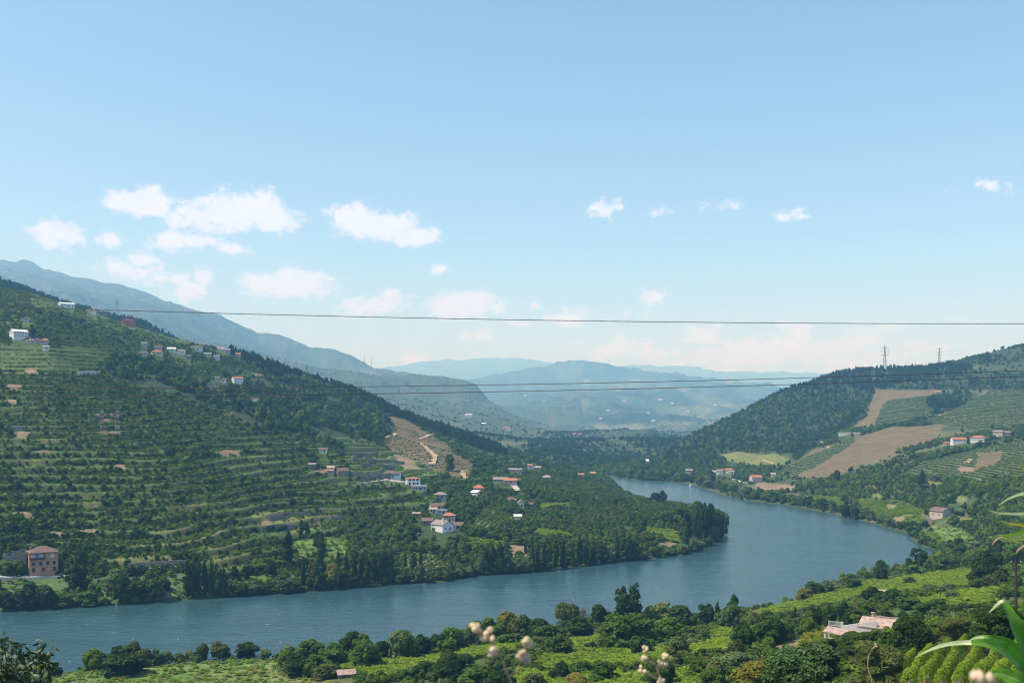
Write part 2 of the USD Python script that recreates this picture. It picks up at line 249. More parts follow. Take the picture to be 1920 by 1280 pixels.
paint('terr_green', [(60,545),(140,560),(300,620),(420,650),(300,640),(160,600),(60,575)], 800, 1450)
bare_m = paint('vine_brown', [(724,780),(760,786),(808,815),(838,832),(857,855),(890,872),(885,890),(850,896),(788,872),(741,855),(716,825),(745,808)], 900, 1600)
paint('terr_green', [(636,822),(680,824),(735,846),(785,868),(825,893),(790,900),(714,888),(655,886),(645,855)], 600, 1400)
paint('bare', [(735,850),(770,862),(788,880),(770,884),(745,868)], 900, 1500)
paint('orchard', [(933,830),(1020,848),(1080,885),(1037,889),(956,868)], 900, 1700)
paint('vine_rows', [(914,945),(968,964),(980,974),(914,998),(878,980)], 500, 1100)
paint('canopy', [(1010,943),(1075,945),(1073,956),(1010,955)], 500, 1300)
paint('canopy', [(1000,992),(1030,993),(1080,1002),(1075,1014),(1008,1008)], 500, 1000)
paint('canopy', [(876,1008),(945,1016),(942,1034),(880,1026)], 450, 900)
paint('bare', [(950,1019),(988,1022),(990,1040),(956,1042)], 450, 900)
paint('vine_rows', [(740,1034),(800,1036),(862,1062),(850,1072),(745,1078)], 450, 800)
paint('canopy', [(1207,990),(1250,993),(1278,1000),(1272,1018),(1240,1012),(1212,998)], 450, 1000)
paint('bare', [(1238,1013),(1268,1016),(1262,1028),(1236,1024)], 450, 1000)
for poly in ([(150,925),(185,930),(190,958),(150,950)], [(340,940),(385,942),(370,957),(335,955)], [(470,958),(560,958),(575,975),(480,985)], [(240,1010),(330,985),(460,1000),(470,1060),(330,1065),(190,1055)], [(530,960),(640,955),(620,985),(540,1000)]):
    paint('grassy', poly, 450, 900)
for poly in ([(552,1010),(590,1005),(600,1035),(560,1045)], [(610,1002),(650,1005),(655,1045),(612,1040)], [(470,1080),(505,1078),(500,1098),(470,1096)]):
    paint('meadow', poly, 430, 800)
paint('weedbank', [(0,1078),(130,1082),(350,1072),(345,1118),(210,1130),(0,1142)], 425, 520)
for k in range(34):                                   # small bald or burnt-off plots scattered over the terraces
    px, py = rng.uniform(0, 640), rng.uniform(690, 1000); w = rng.uniform(8, 26); h = rng.uniform(3, 8)
    paint('grassy' if k % 2 else 'bare', [(px - w, py), (px - w / 2, py - h), (px + w, py - h * .6), (px + w * .8, py + h), (px - w * .4, py + h)], 450, 1250)
# right-hand hillside
paint('forest', [(1180,884),(1272,820),(1346,790),(1427,748),(1511,708),(1600,684),(1660,680),(1740,684),(1800,684),(1860,700),(1920,700),(1960,730),(1858,731),(1750,729),(1639,730),(1619,780),(1588,805),(1488,864),(1481,850),(1427,845),(1353,851),(1340,878),(1280,872),(1200,886)], 1200, 2400)
paint('forest_mid', [(1797,676),(1835,664),(1874,655),(1905,650),(1900,672),(1840,684)], 1500, 2400)
paint('vine_brown', [(1639,730),(1750,731),(1739,776),(1704,791),(1588,807),(1623,780)], 1200, 2000)
paint('vine_green', [(1665,748),(1748,740),(1742,778),(1700,790),(1640,796),(1650,770)], 1200, 2000)
paint('vine_green', [(1858,731),(1960,728),(1960,797),(1835,807),(1720,791),(1781,772)], 1000, 2000)
paint('forest', [(1735,753),(1750,735),(1835,735),(1797,764),(1750,776)], 1200, 2000)
paint('vine_brown', [(1770,795),(1750,826),(1642,864),(1565,895),(1496,895),(1457,884),(1527,845),(1669,801)], 900, 1700)
paint('vine_green', [(1457,884),(1500,862),(1560,838),(1610,815),(1590,840),(1530,875),(1490,892)], 900, 1700)
paint('vine_green', [(1781,853),(1850,838),(1960,822),(1960,895),(1835,905),(1685,893),(1727,866)], 700, 1300)
paint('vine_brown', [(1830,850),(1880,845),(1870,868),(1830,880)], 700, 1300)
paint('grassy', [(1353,853),(1384,847),(1427,853),(1457,851),(1481,861),(1465,876),(1411,872),(1357,864)], 1000, 1600)
paint('vine_rows', [(1330,895),(1396,907),(1388,918),(1346,911)], 900, 1400)
paint('bare', [(1419,903),(1488,910),(1500,922),(1420,922)], 800, 1300)
paint('vine_green', [(1450,928),(1515,922),(1519,936),(1470,942)], 700, 1200)
paint('canopy', [(1515,930),(1577,935),(1582,957),(1528,952)], 700, 1200)
paint('canopy', [(1740,1000),(1800,1003),(1840,1020),(1790,1030),(1745,1018)], 450, 750)
paint('canopy', [(1606,938),(1690,941),(1748,964),(1738,986),(1640,976)], 600, 1100)
paint('meadow', [(1740,985),(1800,990),(1830,1010),(1770,1020)], 500, 800)
paint('canopy', [(1850,1010),(1930,1000),(1930,1030),(1860,1030)], 450, 700)
for k in range(12):
    px, py = rng.uniform(1600, 1900), rng.uniform(870, 1000); w = rng.uniform(8, 22); h = rng.uniform(3, 7)
    paint('grassy' if k % 3 else 'bare', [(px - w, py), (px - w / 2, py - h), (px + w, py - h * .6), (px + w * .8, py + h), (px - w * .4, py + h)], 450, 1250)
# near bank
paint('meadow', [(40,1275),(145,1258),(270,1251),(470,1234),(520,1238),(535,1262),(620,1262),(640,1360),(40,1380)], 200, 360)
canopies = [[(640,1247),(720,1238),(780,1228),(830,1222),(905,1202),(985,1194),(1000,1215),(880,1237),(790,1264),(700,1272),(650,1262)],
            [(1000,1245),(1050,1226),(1075,1200),(1120,1190),(1135,1215),(1180,1224),(1275,1220),(1262,1245),(1130,1258),(1010,1258)],
            [(1290,1222),(1335,1208),(1372,1199),(1362,1226),(1290,1240)],
            [(1330,1185),(1380,1178),(1390,1190),(1340,1198)],
            [(1392,1150),(1440,1143),(1500,1128),(1540,1110),(1600,1100),(1700,1079),(1830,1070),(1856,1080),(1832,1100),(1700,1112),(1640,1122),(1540,1137),(1480,1152),(1450,1160)],
            [(1715,1132),(1800,1113),(1870,1103),(1862,1138),(1740,1142)],
            [(960,1262),(1090,1270),(1300,1262),(1330,1275),(1320,1300),(960,1300)]]
for c in canopies: paint('canopy', c, 150, 600)
paint('bare', [(1440,1217),(1480,1201),(1503,1194),(1492,1224),(1450,1230)], 150, 400)
paint('yellow', [(1488,1226),(1508,1196),(1578,1171),(1578,1190),(1522,1216),(1500,1236)], 150, 400)
paint('soilplot', [(1640,1310),(1690,1236),(1725,1212),(1790,1196),(1930,1192),(2050,1210),(2050,1420),(1600,1420)], 55, 150)
cover[YY < 55] = ID['nearbank']
is_ = lambda *n: np.isin(cover, [ID[x] for x in n])

# terraces: the hillsides are stepped where they are farmed
STEP = 4.1
def soft(mask, s=1.5): return gaussian_filter(mask.astype(float), s)
wobble = (meshkit.fbm(P3 / 75, 3, 44) - .5) * 2.3
tph = zsmooth / STEP + wobble * .55
tz = soft(is_('orchard', 'terr_green', 'grassy') & (YY < 1300) & left_bank) * np.clip(d_shore / 25 - .6, 0, 1)
fr = tph - np.floor(tph)
stepz = (np.floor(tph) + np.clip((fr - .62) / .24, 0, 1) - wobble * .55) * STEP + .5
zfin = zsmooth * (1 - tz * .85) + stepz * tz * .85
zfin = np.where(inside, zbase, np.maximum(zfin, .05 + np.minimum(d_shore * .1, .8)))
wallness = np.clip((fr - .62) / .05, 0, 1) * np.clip((.9 - fr) / .05, 0, 1) * tz
PYf = rows_of(zfin)
runmin = np.minimum.accumulate(PYf, axis=0)
seen = PYf <= runmin + np.interp(YY, [300, 2000], [26, 9])

def ground(px, py, ymax=2260.0):
    """where the sight line through this column and row first meets the land"""
    i = np.interp(u_of(px), us, np.arange(len(us))); i0 = int(i); t = i - i0; i1 = min(i0 + 1, len(us) - 1)
    z = zfin[:, i0] * (1 - t) + zfin[:, i1] * t
    p = HORIZON - (z - CAM_H) / Ys * FOCAL; ok = (Ys <= ymax) & (Ys > 60); hit = ok & (p <= py)
    k = int(np.argmax(hit)) if hit.any() else int(np.argmin(np.where(ok, p, 1e9)))
    k = max(k, 1); s = np.clip((p[k - 1] - py) / (p[k - 1] - p[k] + 1e-9), 0, 1)
    Y = Ys[k - 1] + (Ys[k] - Ys[k - 1]) * s
    return np.array([u_of(px) * Y, Y, max(.15, z[k - 1] + (z[k] - z[k - 1]) * s)])
def height(x, y):
    x, y = np.asarray(x, float), np.asarray(y, float)
    z = resample(zfin, us, Ls, np.atleast_1d(x / y), np.atleast_1d(np.log(y)))
    return z if x.ndim or y.ndim else z[0]
def at(px, py, Y): return np.array([u_of(px) * Y, Y, z_of(py, Y)])

# ------------------------------------------------------------------ colours of the ground
base = {'nearbank': (.055, .09, .025), 'orchard': (.06, .105, .022), 'forest': (.035, .052, .024), 'pines': (.03, .045, .022), 'vine_green': (.085, .1, .042), 'vine_brown': (.16, .108, .06), 'bare': (.2, .15, .095),
        'canopy': (.055, .095, .02), 'scrub': (.05, .075, .028), 'mountain': (.085, .095, .055), 'farland': (.04, .065, .026), 'grove': (.04, .065, .022), 'meadow': (.105, .17, .04), 'terr_green': (.12, .18, .04), 'forest_mid': (.04, .06, .028), 'vine_rows': (.11, .13, .045), 'yellow': (.2, .2, .06), 'grassy': (.13, .15, .045), 'weedbank': (.075, .12, .045), 'soilplot': (.12, .1, .055)}
col = np.array([base[n] for n in NAMES])[cover]
mot = meshkit.fbm(P3 / 13, 4, 5)[..., None]; mot2 = meshkit.fbm(P3 / 70, 3, 6)[..., None]
col = col * (.7 + .6 * mot)
dry = np.array([.2, .165, .09])
col = np.where(is_('scrub', 'meadow', 'weedbank', 'farland', 'grassy', 'nearbank')[..., None], col + (dry - col) * np.clip((mot2 - .52) * 2.6, 0, .55) * np.clip(.3 + mot, 0, 1), col)
col = np.where(is_('mountain')[..., None], col + (np.array([.05, .075, .035]) - col) * np.clip((mot2 - .44) * 5 + np.clip((.12 - zfin / YY) * 6, -.3, 1)[..., None], 0, .9), col)
pw = meshkit.fbm(P3 / 420, 4, 71)[..., None]; col = np.where((is_('farland') & (YY > 2300))[..., None], col * (.55 + .9 * np.clip((pw - .35) * 3.2, 0, 1)) + np.array([.03, .02, .008]) * np.clip((pw - .58) * 6, 0, 1), col)
stone = np.array([.05, .055, .032])
col = col + (stone - col) * (wallness * .8)[..., None]
col = gaussian_filter(col, (.6, .6, 0))
mud = np.clip(1 - d_shore / 3.5, 0, 1)[..., None] * (YY < 1800)[..., None]
col = col + (np.array([.045, .06, .03]) - col) * mud * .6
vstep = np.where(is_('vine_green', 'vine_brown') & (YY > 650), np.interp(YY, [600, 1000, 1700], [2.3, 2.9, 3.7]), 2.6)
vphase = zsmooth / np.interp(YY, [400, 600, 1000, 1700], [1.3, 1.4, 1.45, 1.8]) + wobble * .35
vphase = np.where(is_('vine_rows'), (XX * .95 - YY * .27) / 3.2, vphase)
vamp = soft(is_('vine_green', 'vine_brown', 'vine_rows', 'terr_green'), .8)

def ground_look(path, foam=False):
    N = {'c': ('attribute', {'attribute': 'earth'}), 'r': ('attribute', {'attribute': 'rowphase'}), 'a': ('attribute', {'attribute': 'rowamount'}),
         'f': ('math', {'math_type': 'fraction'}), 'm': ('map_range', {'from_min': .42, 'from_max': .55, 'to_min': 1.0, 'to_max': 0.0, 'clamp': True}), 'mm': ('math', {'math_type': 'multiply'}),
         'm8': ('math', {'math_type': 'multiply', 'value2': .62}),
         'g': ('geometry', {}), 'n': ('noise_texture', {'scale': .55, 'detail': 6.0, 'roughness': .65}), 'n2': ('noise_texture', {'scale': 4.0, 'detail': 3.0}),
         'v': ('map_range', {'from_min': .25, 'from_max': .75, 'to_min': .62, 'to_max': 1.4, 'clamp': True}), 'vv': ('vector_math', {'math_type': 'scale'}),
         'mx': ('mix', {'color2': (.05, .088, .026)}), 'b': ('bump', {'strength': .6, 'distance': .5}), 'p': ('principled_bsdf', {'roughness': .95, 'specular_ior_level': .1})}
    Lk = [('r.fac', 'f.value1'), ('f.value', 'm.value'), ('m.result', 'mm.value1'), ('a.fac', 'mm.value2'), ('mm.value', 'm8.value1'), ('g.position', 'n.vector'), ('g.position', 'n2.vector'), ('n.fac', 'v.value'), ('v.result', 'vv.scale'), ('mx.color', 'vv.vector1'),
          ('c.color', 'mx.color1'), ('m8.value', 'mx.fac'), ('vv.vector', 'p.base_color'), ('n.fac', 'b.height'), ('b.normal', 'p.normal')]
    return usdkit.material(stage, path, N, Lk, surface='p.BSDF')
ground_look(LK + 'earth')
def land(name, r0, r1):
    n, c = r1 - r0, len(us)
    v = np.stack([XX[r0:r1], YY[r0:r1], zfin[r0:r1]], -1).reshape(-1, 3)
    i = np.arange(n - 1)[:, None] * c + np.arange(c - 1)[None]
    f = np.stack([i, i + 1, i + c + 1, i + c], -1).reshape(-1, 4)
    m = usdkit.mesh(stage, '/World/' + name, (v, f), LK + 'earth', smooth=True)
    pv = UsdGeom.PrimvarsAPI(m)
    pv.CreatePrimvar('earth', Sdf.ValueTypeNames.Color3fArray, 'vertex').Set(Vt.Vec3fArray.FromNumpy(col[r0:r1].reshape(-1, 3).astype(np.float32)))
    pv.CreatePrimvar('rowphase', Sdf.ValueTypeNames.FloatArray, 'vertex').Set(Vt.FloatArray.FromNumpy(vphase[r0:r1].ravel().astype(np.float32)))
    pv.CreatePrimvar('rowamount', Sdf.ValueTypeNames.FloatArray, 'vertex').Set(Vt.FloatArray.FromNumpy(vamp[r0:r1].ravel().astype(np.float32)))
    tag(m, kind='structure')
kc = int(np.searchsorted(Ys, 2260)); kn = int(np.searchsorted(Ys, 425))
land('ground', 0, kn + 1); land('hillsides', kn, kc + 1); land('mountains', kc, len(Ys))

# ------------------------------------------------------------------ the river
def water_look():
    N = {'g': ('geometry', {}), 'mp': ('mapping', {'scale': (.16, .34, 1.0), 'rotation': (0, 0, .5)}), 'n': ('noise_texture', {'scale': 1.0, 'detail': 6.0, 'roughness': .62, 'distortion': .4}),
         'mp2': ('mapping', {'scale': (.9, 1.7, 1.0), 'rotation': (0, 0, .35)}), 'n2': ('noise_texture', {'scale': 1.0, 'detail': 3.0}), 'ad': ('math', {'math_type': 'multiply_add', 'value2': .35}),
         'mp3': ('mapping', {'scale': (.022, .05, 1.0), 'rotation': (0, 0, .4)}), 'n3': ('noise_texture', {'scale': 1.0, 'detail': 4.0, 'roughness': .6}), 'ad3': ('math', {'math_type': 'multiply_add', 'value2': 2.2}), 'b': ('bump', {'strength': 1.0, 'distance': .38}),
         'w': ('mapping', {'scale': (.55, .95, 1.0)}), 'wn': ('noise_texture', {'scale': 1.0, 'detail': 2.0, 'roughness': .5}), 'wr': ('map_range', {'from_min': .725, 'from_max': .76, 'to_min': 0.0, 'to_max': 1.0, 'clamp': True}),
         'big': ('noise_texture', {'scale': .012, 'detail': 2.0}), 'br': ('map_range', {'from_min': .35, 'from_max': .65, 'to_min': .06, 'to_max': .14, 'clamp': True}),
         'mx': ('mix', {'color1': (.028, .07, .084), 'color2': (.75, .78, .78)}), 'rr': ('mix', {'color2': (.9, .9, .9)}), 'p': ('principled_bsdf', {'roughness': .16, 'ior': 1.33, 'specular_ior_level': .5})}
    Lk = [('g.position', 'mp.vector'), ('mp.vector', 'n.vector'), ('g.position', 'mp2.vector'), ('mp2.vector', 'n2.vector'), ('n2.fac', 'ad.value1'), ('n.fac', 'ad.value3'), ('g.position', 'mp3.vector'), ('mp3.vector', 'n3.vector'), ('n3.fac', 'ad3.value1'), ('ad.value', 'ad3.value3'), ('ad3.value', 'b.height'), ('b.normal', 'p.normal'),
          ('g.position', 'w.vector'), ('w.vector', 'wn.vector'), ('wn.fac', 'wr.value'), ('wr.result', 'mx.fac'), ('mx.color', 'p.base_color'), ('g.position', 'big.vector'), ('big.fac', 'br.value'), ('br.result', 'p.roughness')]
    usdkit.material(stage, LK + 'water', N, Lk, surface='p.BSDF')
water_look()
tag(usdkit.mesh(stage, '/World/river', (np.array([[-900, 230, 0], [620, 230, 0], [620, 1900, 0], [-900, 1900, 0]], float), np.array([[0, 1, 2, 3]])), LK + 'water'), kind='structure')

# ------------------------------------------------------------------ the summer haze in the air
def haze():
    x = np.abs(XX).max() + 400; top = max(zfin.max(), CAM_H) + 60
    b = box(-x, x, -300, Ys[-1] + 400, zfin.min() - 1.0, top)
    usdkit.material(stage, LK + 'haze_air', {'v': ('principled_volume', {'color': (.22, .57, 1.0), 'absorption_color': (1.0, 1.0, 1.0), 'density': 1.2e-4, 'anisotropy': 0.0})}, [], volume='v.volume')
    tag(usdkit.mesh(stage, '/World/haze', b, LK + 'haze_air'), 'blue summer haze hanging in the valley air between the hills', 'haze', kind='stuff')
haze()

YARDS = []
def plain(name, c, rough=.8, spec=.2, vary=.25, scale=3.0, metal=0.0):
    N = {'g': ('geometry', {}), 'n': ('noise_texture', {'scale': scale, 'detail': 5.0, 'roughness': .65}), 'v': ('map_range', {'from_min': .3, 'from_max': .7, 'to_min': 1 - vary, 'to_max': 1 + vary}),
         's': ('vector_math', {'math_type': 'scale', 'vector1': c}), 'p': ('principled_bsdf', {'roughness': rough, 'specular_ior_level': spec, 'metallic': metal})}
    usdkit.material(stage, LK + name, N, [('g.position', 'n.vector'), ('n.fac', 'v.value'), ('v.result', 's.scale'), ('s.vector', 'p.base_color')], surface='p.BSDF')

# ------------------------------------------------------------------ roads, tracks and terrace walls
plain('tarmac_pale', (.36, .34, .31), .9); plain('dirt_track', (.34, .25, .155), .95); plain('drystone', (.17, .15, .12), .95, .1, .45, 1.2); plain('concrete', (.42, .41, .39), .85)
def trace(pxs, n=10):
    out = [ground(*p) for p in pxs]; res = []
    for a, b in zip(out[:-1], out[1:]):
        for t in np.arange(n) / n: q = a + (b - a) * t; res.append(q)
    res.append(out[-1]); res = np.array(res); res[:, 2] = height(res[:, 0], res[:, 1]); return res
def path(name, pxs, width, look, lift=.3):
    c = trace(pxs); c[:, 2] = gaussian_filter(c[:, 2], 2, mode='nearest') + lift
    t = np.gradient(c[:, :2], axis=0); t /= np.linalg.norm(t, axis=1, keepdims=True) + 1e-9; nrm = np.stack([-t[:, 1], t[:, 0], 0 * t[:, 0]], 1)
    w = width * (1 + .15 * np.sin(np.arange(len(c)) * .7))[:, None] / 2
    L_, R_ = c + nrm * w, c - nrm * w
    for e in (L_, R_): e[:, 2] = np.maximum(e[:, 2], height(e[:, 0], e[:, 1]) + .08)
    lo = np.array([0, 0, 1.2]); v = np.vstack([L_, R_, L_ - lo, R_ - lo]); n = len(c); i = np.arange(n - 1)[:, None]
    f = np.vstack([np.hstack([i, i + n, i + n + 1, i + 1]), np.hstack([i, i + 1, i + 1 + 2 * n, i + 2 * n]), np.hstack([i + n, i + 3 * n, i + 3 * n + 1, i + n + 1])])
    m = usdkit.mesh(stage, numbered('/World/' + name), (v, f), LK + look); tag(m, kind='structure')
path('road', [(-120,1084),(0,1082),(60,1081),(120,1079),(170,1076)], 4.5, 'tarmac_pale')
path('road', [(225,1070),(260,1068),(300,1066),(350,1064)], 4.5, 'tarmac_pale')
path('road', [(924,924),(929,930),(926,937),(931,946)], 5, 'tarmac_pale', .8)
path('road', [(964,910),(968,916),(970,921)], 5, 'tarmac_pale', .8)
path('road', [(990,908),(994,903),(996,897)], 5, 'tarmac_pale', .8)
path('dirt_track', [(812,812),(800,818),(784,824)], 5, 'dirt_track', .6)
path('dirt_track', [(786,830),(796,838),(806,846),(816,854),(813,864),(811,869)], 5, 'dirt_track', .6)
path('dirt_track', [(874,881),(868,888),(872,896),(866,900)], 5, 'dirt_track', .6)
path('dirt_track', [(718,823),(730,817),(742,812)], 4, 'dirt_track', .6)
path('dirt_track', [(1925,908),(1912,915),(1903,924)], 6, 'dirt_track', .5)
path('dirt_track', [(1811,869),(1818,862),(1824,860)], 5, 'dirt_track', .5)
path('dirt_track', [(1245,877),(1262,881),(1290,884),(1310,882)], 5, 'dirt_track', .6)
path('dirt_track', [(1372,893),(1376,898),(1392,904),(1410,906)], 4, 'tarmac_pale', .6)
path('dirt_track', [(1541,827),(1548,834),(1556,841)], 4, 'dirt_track', .6)
path('dirt_track', [(1755,780),(1775,774),(1800,762)], 5, 'dirt_track', .6)
path('dirt_track', [(1338,1266),(1370,1256),(1400,1247),(1420,1238),(1445,1230)], 3.0, 'dirt_track', .25)
path('dirt_track', [(660,906),(700,904),(730,900),(760,905),(775,908)], 4, 'tarmac_pale', .8)
path('dirt_track', [(1400,868),(1430,862),(1447,868),(1462,878)], 4, 'dirt_track', .5)
path('dirt_track', [(1190,741),(1215,744),(1240,748)], 9, 'dirt_track', 2)
path('dirt_track', [(935,818),(941,812),(948,806)], 7, 'tarmac_pale', 1.5)
def wall(label, pxs, h, thick=.7, look='drystone', group=None):
    c = trace(pxs, 6); t = np.gradient(c[:, :2], axis=0); t /= np.linalg.norm(t, axis=1, keepdims=True) + 1e-9; nr = np.stack([-t[:, 1], t[:, 0], 0 * t[:, 0]], 1) * thick / 2
    up, dn = np.array([0, 0, h]), np.array([0, 0, -1.5]); jag = np.zeros((len(c), 3)); jag[:, 2] = rng.uniform(-.12, .12, len(c))
    v = np.vstack([c + nr + dn, c + nr + up + jag, c - nr + up + jag, c - nr + dn]); n = len(c); i = np.arange(n - 1)[:, None]; fs = []
    for k in range(4): a, b = k * n, ((k + 1) % 4) * n; fs.append(np.hstack([i + a, i + b, i + b + 1, i + a + 1]))
    fs.append(np.array([[0, n, 2 * n, 3 * n], [n - 1, 4 * n - 1, 3 * n - 1, 2 * n - 1]]))
    tag(usdkit.mesh(stage, numbered('/World/terrace_wall'), (v, np.vstack(fs)), LK + look), label, 'wall', group)
wall('short pale stone terrace wall below the vineyard at the left hilltop', [(146,702),(165,702),(189,701)], 3.2, look='concrete')
wall('dark stone wall beneath the long red-roofed villa on the hillside', [(653,893),(690,897),(722,897),(752,900)], 4.0)
G = 'dry stone walls of the bright green terraces'
for k, (ps, h) in enumerate([([(647,846),(662,845),(677,846)], 2.2), ([(658,853),(676,851),(694,855)], 2.2), ([(694,853),(708,850),(722,854)], 2.2), ([(662,861),(700,865),(735,868),(758,870)], 2.6), ([(678,875),(710,875),(741,878)], 2.4)]):
    wall('dark dry stone wall, %s from the top among the bright green terraces' % ('first', 'second', 'third', 'fourth', 'fifth')[k], ps, h)
wall('long low stone wall beside the river road right of the orange house', [(240,1065),(290,1063),(350,1060)], 2.6)
wall('mossy stone wall in front of the orange house by the road', [(48,1074),(90,1073),(128,1071)], 2.4)
wall('stone river wall at the water edge left of the poplars', [(290,1123),(305,1121),(320,1119)], 2.6)
wall('slanting stone retaining wall below the old barn on the right bank', [(1728,972),(1738,977),(1748,984)], 4.0)
for k, ps in enumerate([[(575,966),(540,968),(505,974)], [(555,990),(520,990),(490,995)], [(672,970),(650,972),(620,975)]]):
    wall('grey stone terrace wall, %s of three above the far bank poplars' % ('highest', 'middle', 'rightmost')[k], ps, 2.6)
wall('row of old stone walls on the slope above the right bank barn', [(1856,903),(1875,906),(1895,910)], 3.0)

# ------------------------------------------------------------------ houses
plain('plaster_white', (.6, .59, .565), .85, .2, .1, .8); plain('plaster_orange', (.34, .19, .115), .9, .2, .28, .7); plain('plaster_ochre', (.5, .4, .22), .9, .2, .15); plain('plaster_pink', (.42, .33, .285), .9, .2, .15); plain('plaster_red', (.34, .07, .065), .85, .2, .12); plain('plaster_lilac', (.56, .53, .58), .9, .2, .16, .5)
plain('plaster_grey', (.36, .35, .33), .9, .2, .2); plain('stone_brown', (.19, .145, .11), .95, .1, .4, 1.0); plain('roof_orange', (.36, .15, .085), .85, .15, .22, 1.4); plain('roof_brown', (.15, .105, .082), .9, .15, .3, 1.4); plain('roof_grey', (.24, .2, .18), .9, .15, .25, 1.4); plain('roof_white', (.7, .69, .67), .7, .3, .1); plain('roof_pink', (.36, .265, .22), .85, .15, .35, .9)
plain('shutter', (.5, .5, .48), .7); plain('wood_dark', (.07, .045, .03), .7); plain('steel', (.32, .33, .34), .5, .5, .1); plain('iron_dark', (.05, .05, .05), .6)
usdkit.material(stage, LK + 'window_glass', {'p': ('principled_bsdf', {'base_color': (.02, .025, .03), 'roughness': .08, 'specular_ior_level': .6})}, [], surface='p.BSDF')
def yaw_to_camera(b): return -math.degrees(math.atan2(b[0], b[1]))
def rot_face(m, face, w, d):
    """put a mesh built on the front (facing -y at y = 0) on a face of a w x d house"""
    a = {'front': 0, 'right': 90, 'back': 180, 'left': -90}[face]; m = m.copy()
    m.apply_transform(trimesh.transformations.rotation_matrix(math.radians(a), [0, 0, 1]))
    m.apply_translation({'front': (0, -d / 2, 0), 'right': (w / 2, 0, 0), 'back': (0, d / 2, 0), 'left': (-w / 2, 0, 0)}[face]); return m
def opening(parent, kind, face, w, d, x, z, ow, oh, frame='plaster_white', pane='window_glass'):
    fr = cat_([box(x - ow / 2 - .1, x + ow / 2 + .1, -.07, .02, z - .1, z), box(x - ow / 2 - .1, x + ow / 2 + .1, -.07, .02, z + oh, z + oh + .1), box(x - ow / 2 - .1, x - ow / 2, -.06, .02, z, z + oh), box(x + ow / 2, x + ow / 2 + .1, -.06, .02, z, z + oh)])
    p = part(parent, kind, rot_face(fr, face, w, d), frame)
    part(p, 'pane' if kind == 'window' else 'door_leaf', rot_face(box(x - ow / 2, x + ow / 2, -.02, .01, z, z + oh), face, w, d), pane)
    return p
def gable_roof(w, d, h, rise, over=.45, th=.22, along='x'):
    """ridge along x or y"""
    if along == 'y': m = gable_roof(d, w, h, rise, over, th, 'x'); m.apply_transform(trimesh.transformations.rotation_matrix(math.pi / 2, [0, 0, 1])); return m
    a, b = w / 2 + over, d / 2 + over; z0 = h - rise * over / (d / 2); ms = []
    for s in (-1, 1):
        v = np.array([(-a, s * b, z0), (a, s * b, z0), (a, 0, h + rise), (-a, 0, h + rise)]); v = np.vstack([v, v + [0, 0, th]])
        ms.append(trimesh.convex.convex_hull(v))
    return cat_(ms)
def hip_roof(w, d, h, rise, over=.5, th=.2):
    a, b = w / 2 + over, d / 2 + over; r = max(.15, a - b) if a > b else .15; ry = 0 if a >= b else b - a
    v = np.array([(-a, -b, h), (a, -b, h), (a, b, h), (-a, b, h), (-a, -b, h + th), (a, -b, h + th), (a, b, h + th), (-a, b, h + th), (-r, -ry, h + rise), (r, ry, h + rise), (-r, ry, h + rise), (r, -ry, h + rise)])
    return trimesh.convex.convex_hull(v)
def house(name, label, cat, px, py, w, d, h, wallc='plaster_white', roof='gable', roofc='roof_orange', rise=1.8, yaw=0.0, wins=(), chimney=None, along='x', doors=(), group=None, sink=3.0, frame='plaster_white', base=None):
    b = ground(px, py) if base is None else np.array(base, float)
    YARDS.append((b[0], b[1], w)); t = thing(name, label, cat, b, yaw_to_camera(b) + yaw, group)
    body = box(-w / 2, w / 2, -d / 2, d / 2, -sink, h)
    if roof == 'gable':
        pr = np.array([(-w / 2, -d / 2, h), (-w / 2, d / 2, h), (-w / 2, 0, h + rise), (w / 2, -d / 2, h), (w / 2, d / 2, h), (w / 2, 0, h + rise)]) if along == 'x' else np.array([(-w / 2, -d / 2, h), (w / 2, -d / 2, h), (0, -d / 2, h + rise), (-w / 2, d / 2, h), (w / 2, d / 2, h), (0, d / 2, h + rise)])
        body = cat_([body, trimesh.convex.convex_hull(pr)]); rm = gable_roof(w, d, h + .02, rise, along=along)
    elif roof == 'hip': rm = hip_roof(w, d, h + .01, rise)
    elif roof == 'flat': rm = cat_([box(-w / 2 - .25, w / 2 + .25, -d / 2 - .25, d / 2 + .25, h + .01, h + .26), box(-w / 2 - .25, w / 2 + .25, -d / 2 - .25, -d / 2 - .05, h + .26, h + .6), box(-w / 2 - .25, w / 2 + .25, d / 2 + .05, d / 2 + .25, h + .26, h + .6)])
    elif roof == 'mono': rm = trimesh.convex.convex_hull(np.array([(sx * (w / 2 + .4), sy * (d / 2 + .4), h + .02 + (rise if sy > 0 else 0) + dz) for sx in (-1, 1) for sy in (-1, 1) for dz in (0, .2)])); body = cat_([body, trimesh.convex.convex_hull(np.array([(sx * w / 2, sy * d / 2, h + (rise if sy > 0 else 0) * k) for sx in (-1, 1) for sy in (-1, 1) for k in (0, 1)]))])
    else: rm = None
    part(t, 'wall', body, wallc)
    if rm is not None:
        rf = part(t, 'roof', rm, roofc)
        if chimney:
            cx, cy, ct = chimney; part(rf, 'chimney', cat_([box(cx - .4, cx + .4, cy - .4, cy + .4, h + .2, h + ct), box(cx - .5, cx + .5, cy - .5, cy + .5, h + ct, h + ct + .15)]), 'plaster_white' if wallc == 'plaster_white' else 'stone_brown')
    for face, n, z, ow, oh in wins:
        span = w if face in ('front', 'back') else d
        for k in range(n): opening(t, 'window', face, w, d, (k + .5) / n * span * .88 - span * .44, z, ow, oh, frame)
    for face, x, ow, oh in doors: opening(t, 'door', face, w, d, x, 0.0, ow, oh, frame, 'wood_dark')
    return t, b
W1 = lambda n, z=1.1: ('front', n, z, 1.0, 1.3)
S1 = lambda n, z=1.1: ('left', n, z, .9, 1.2)
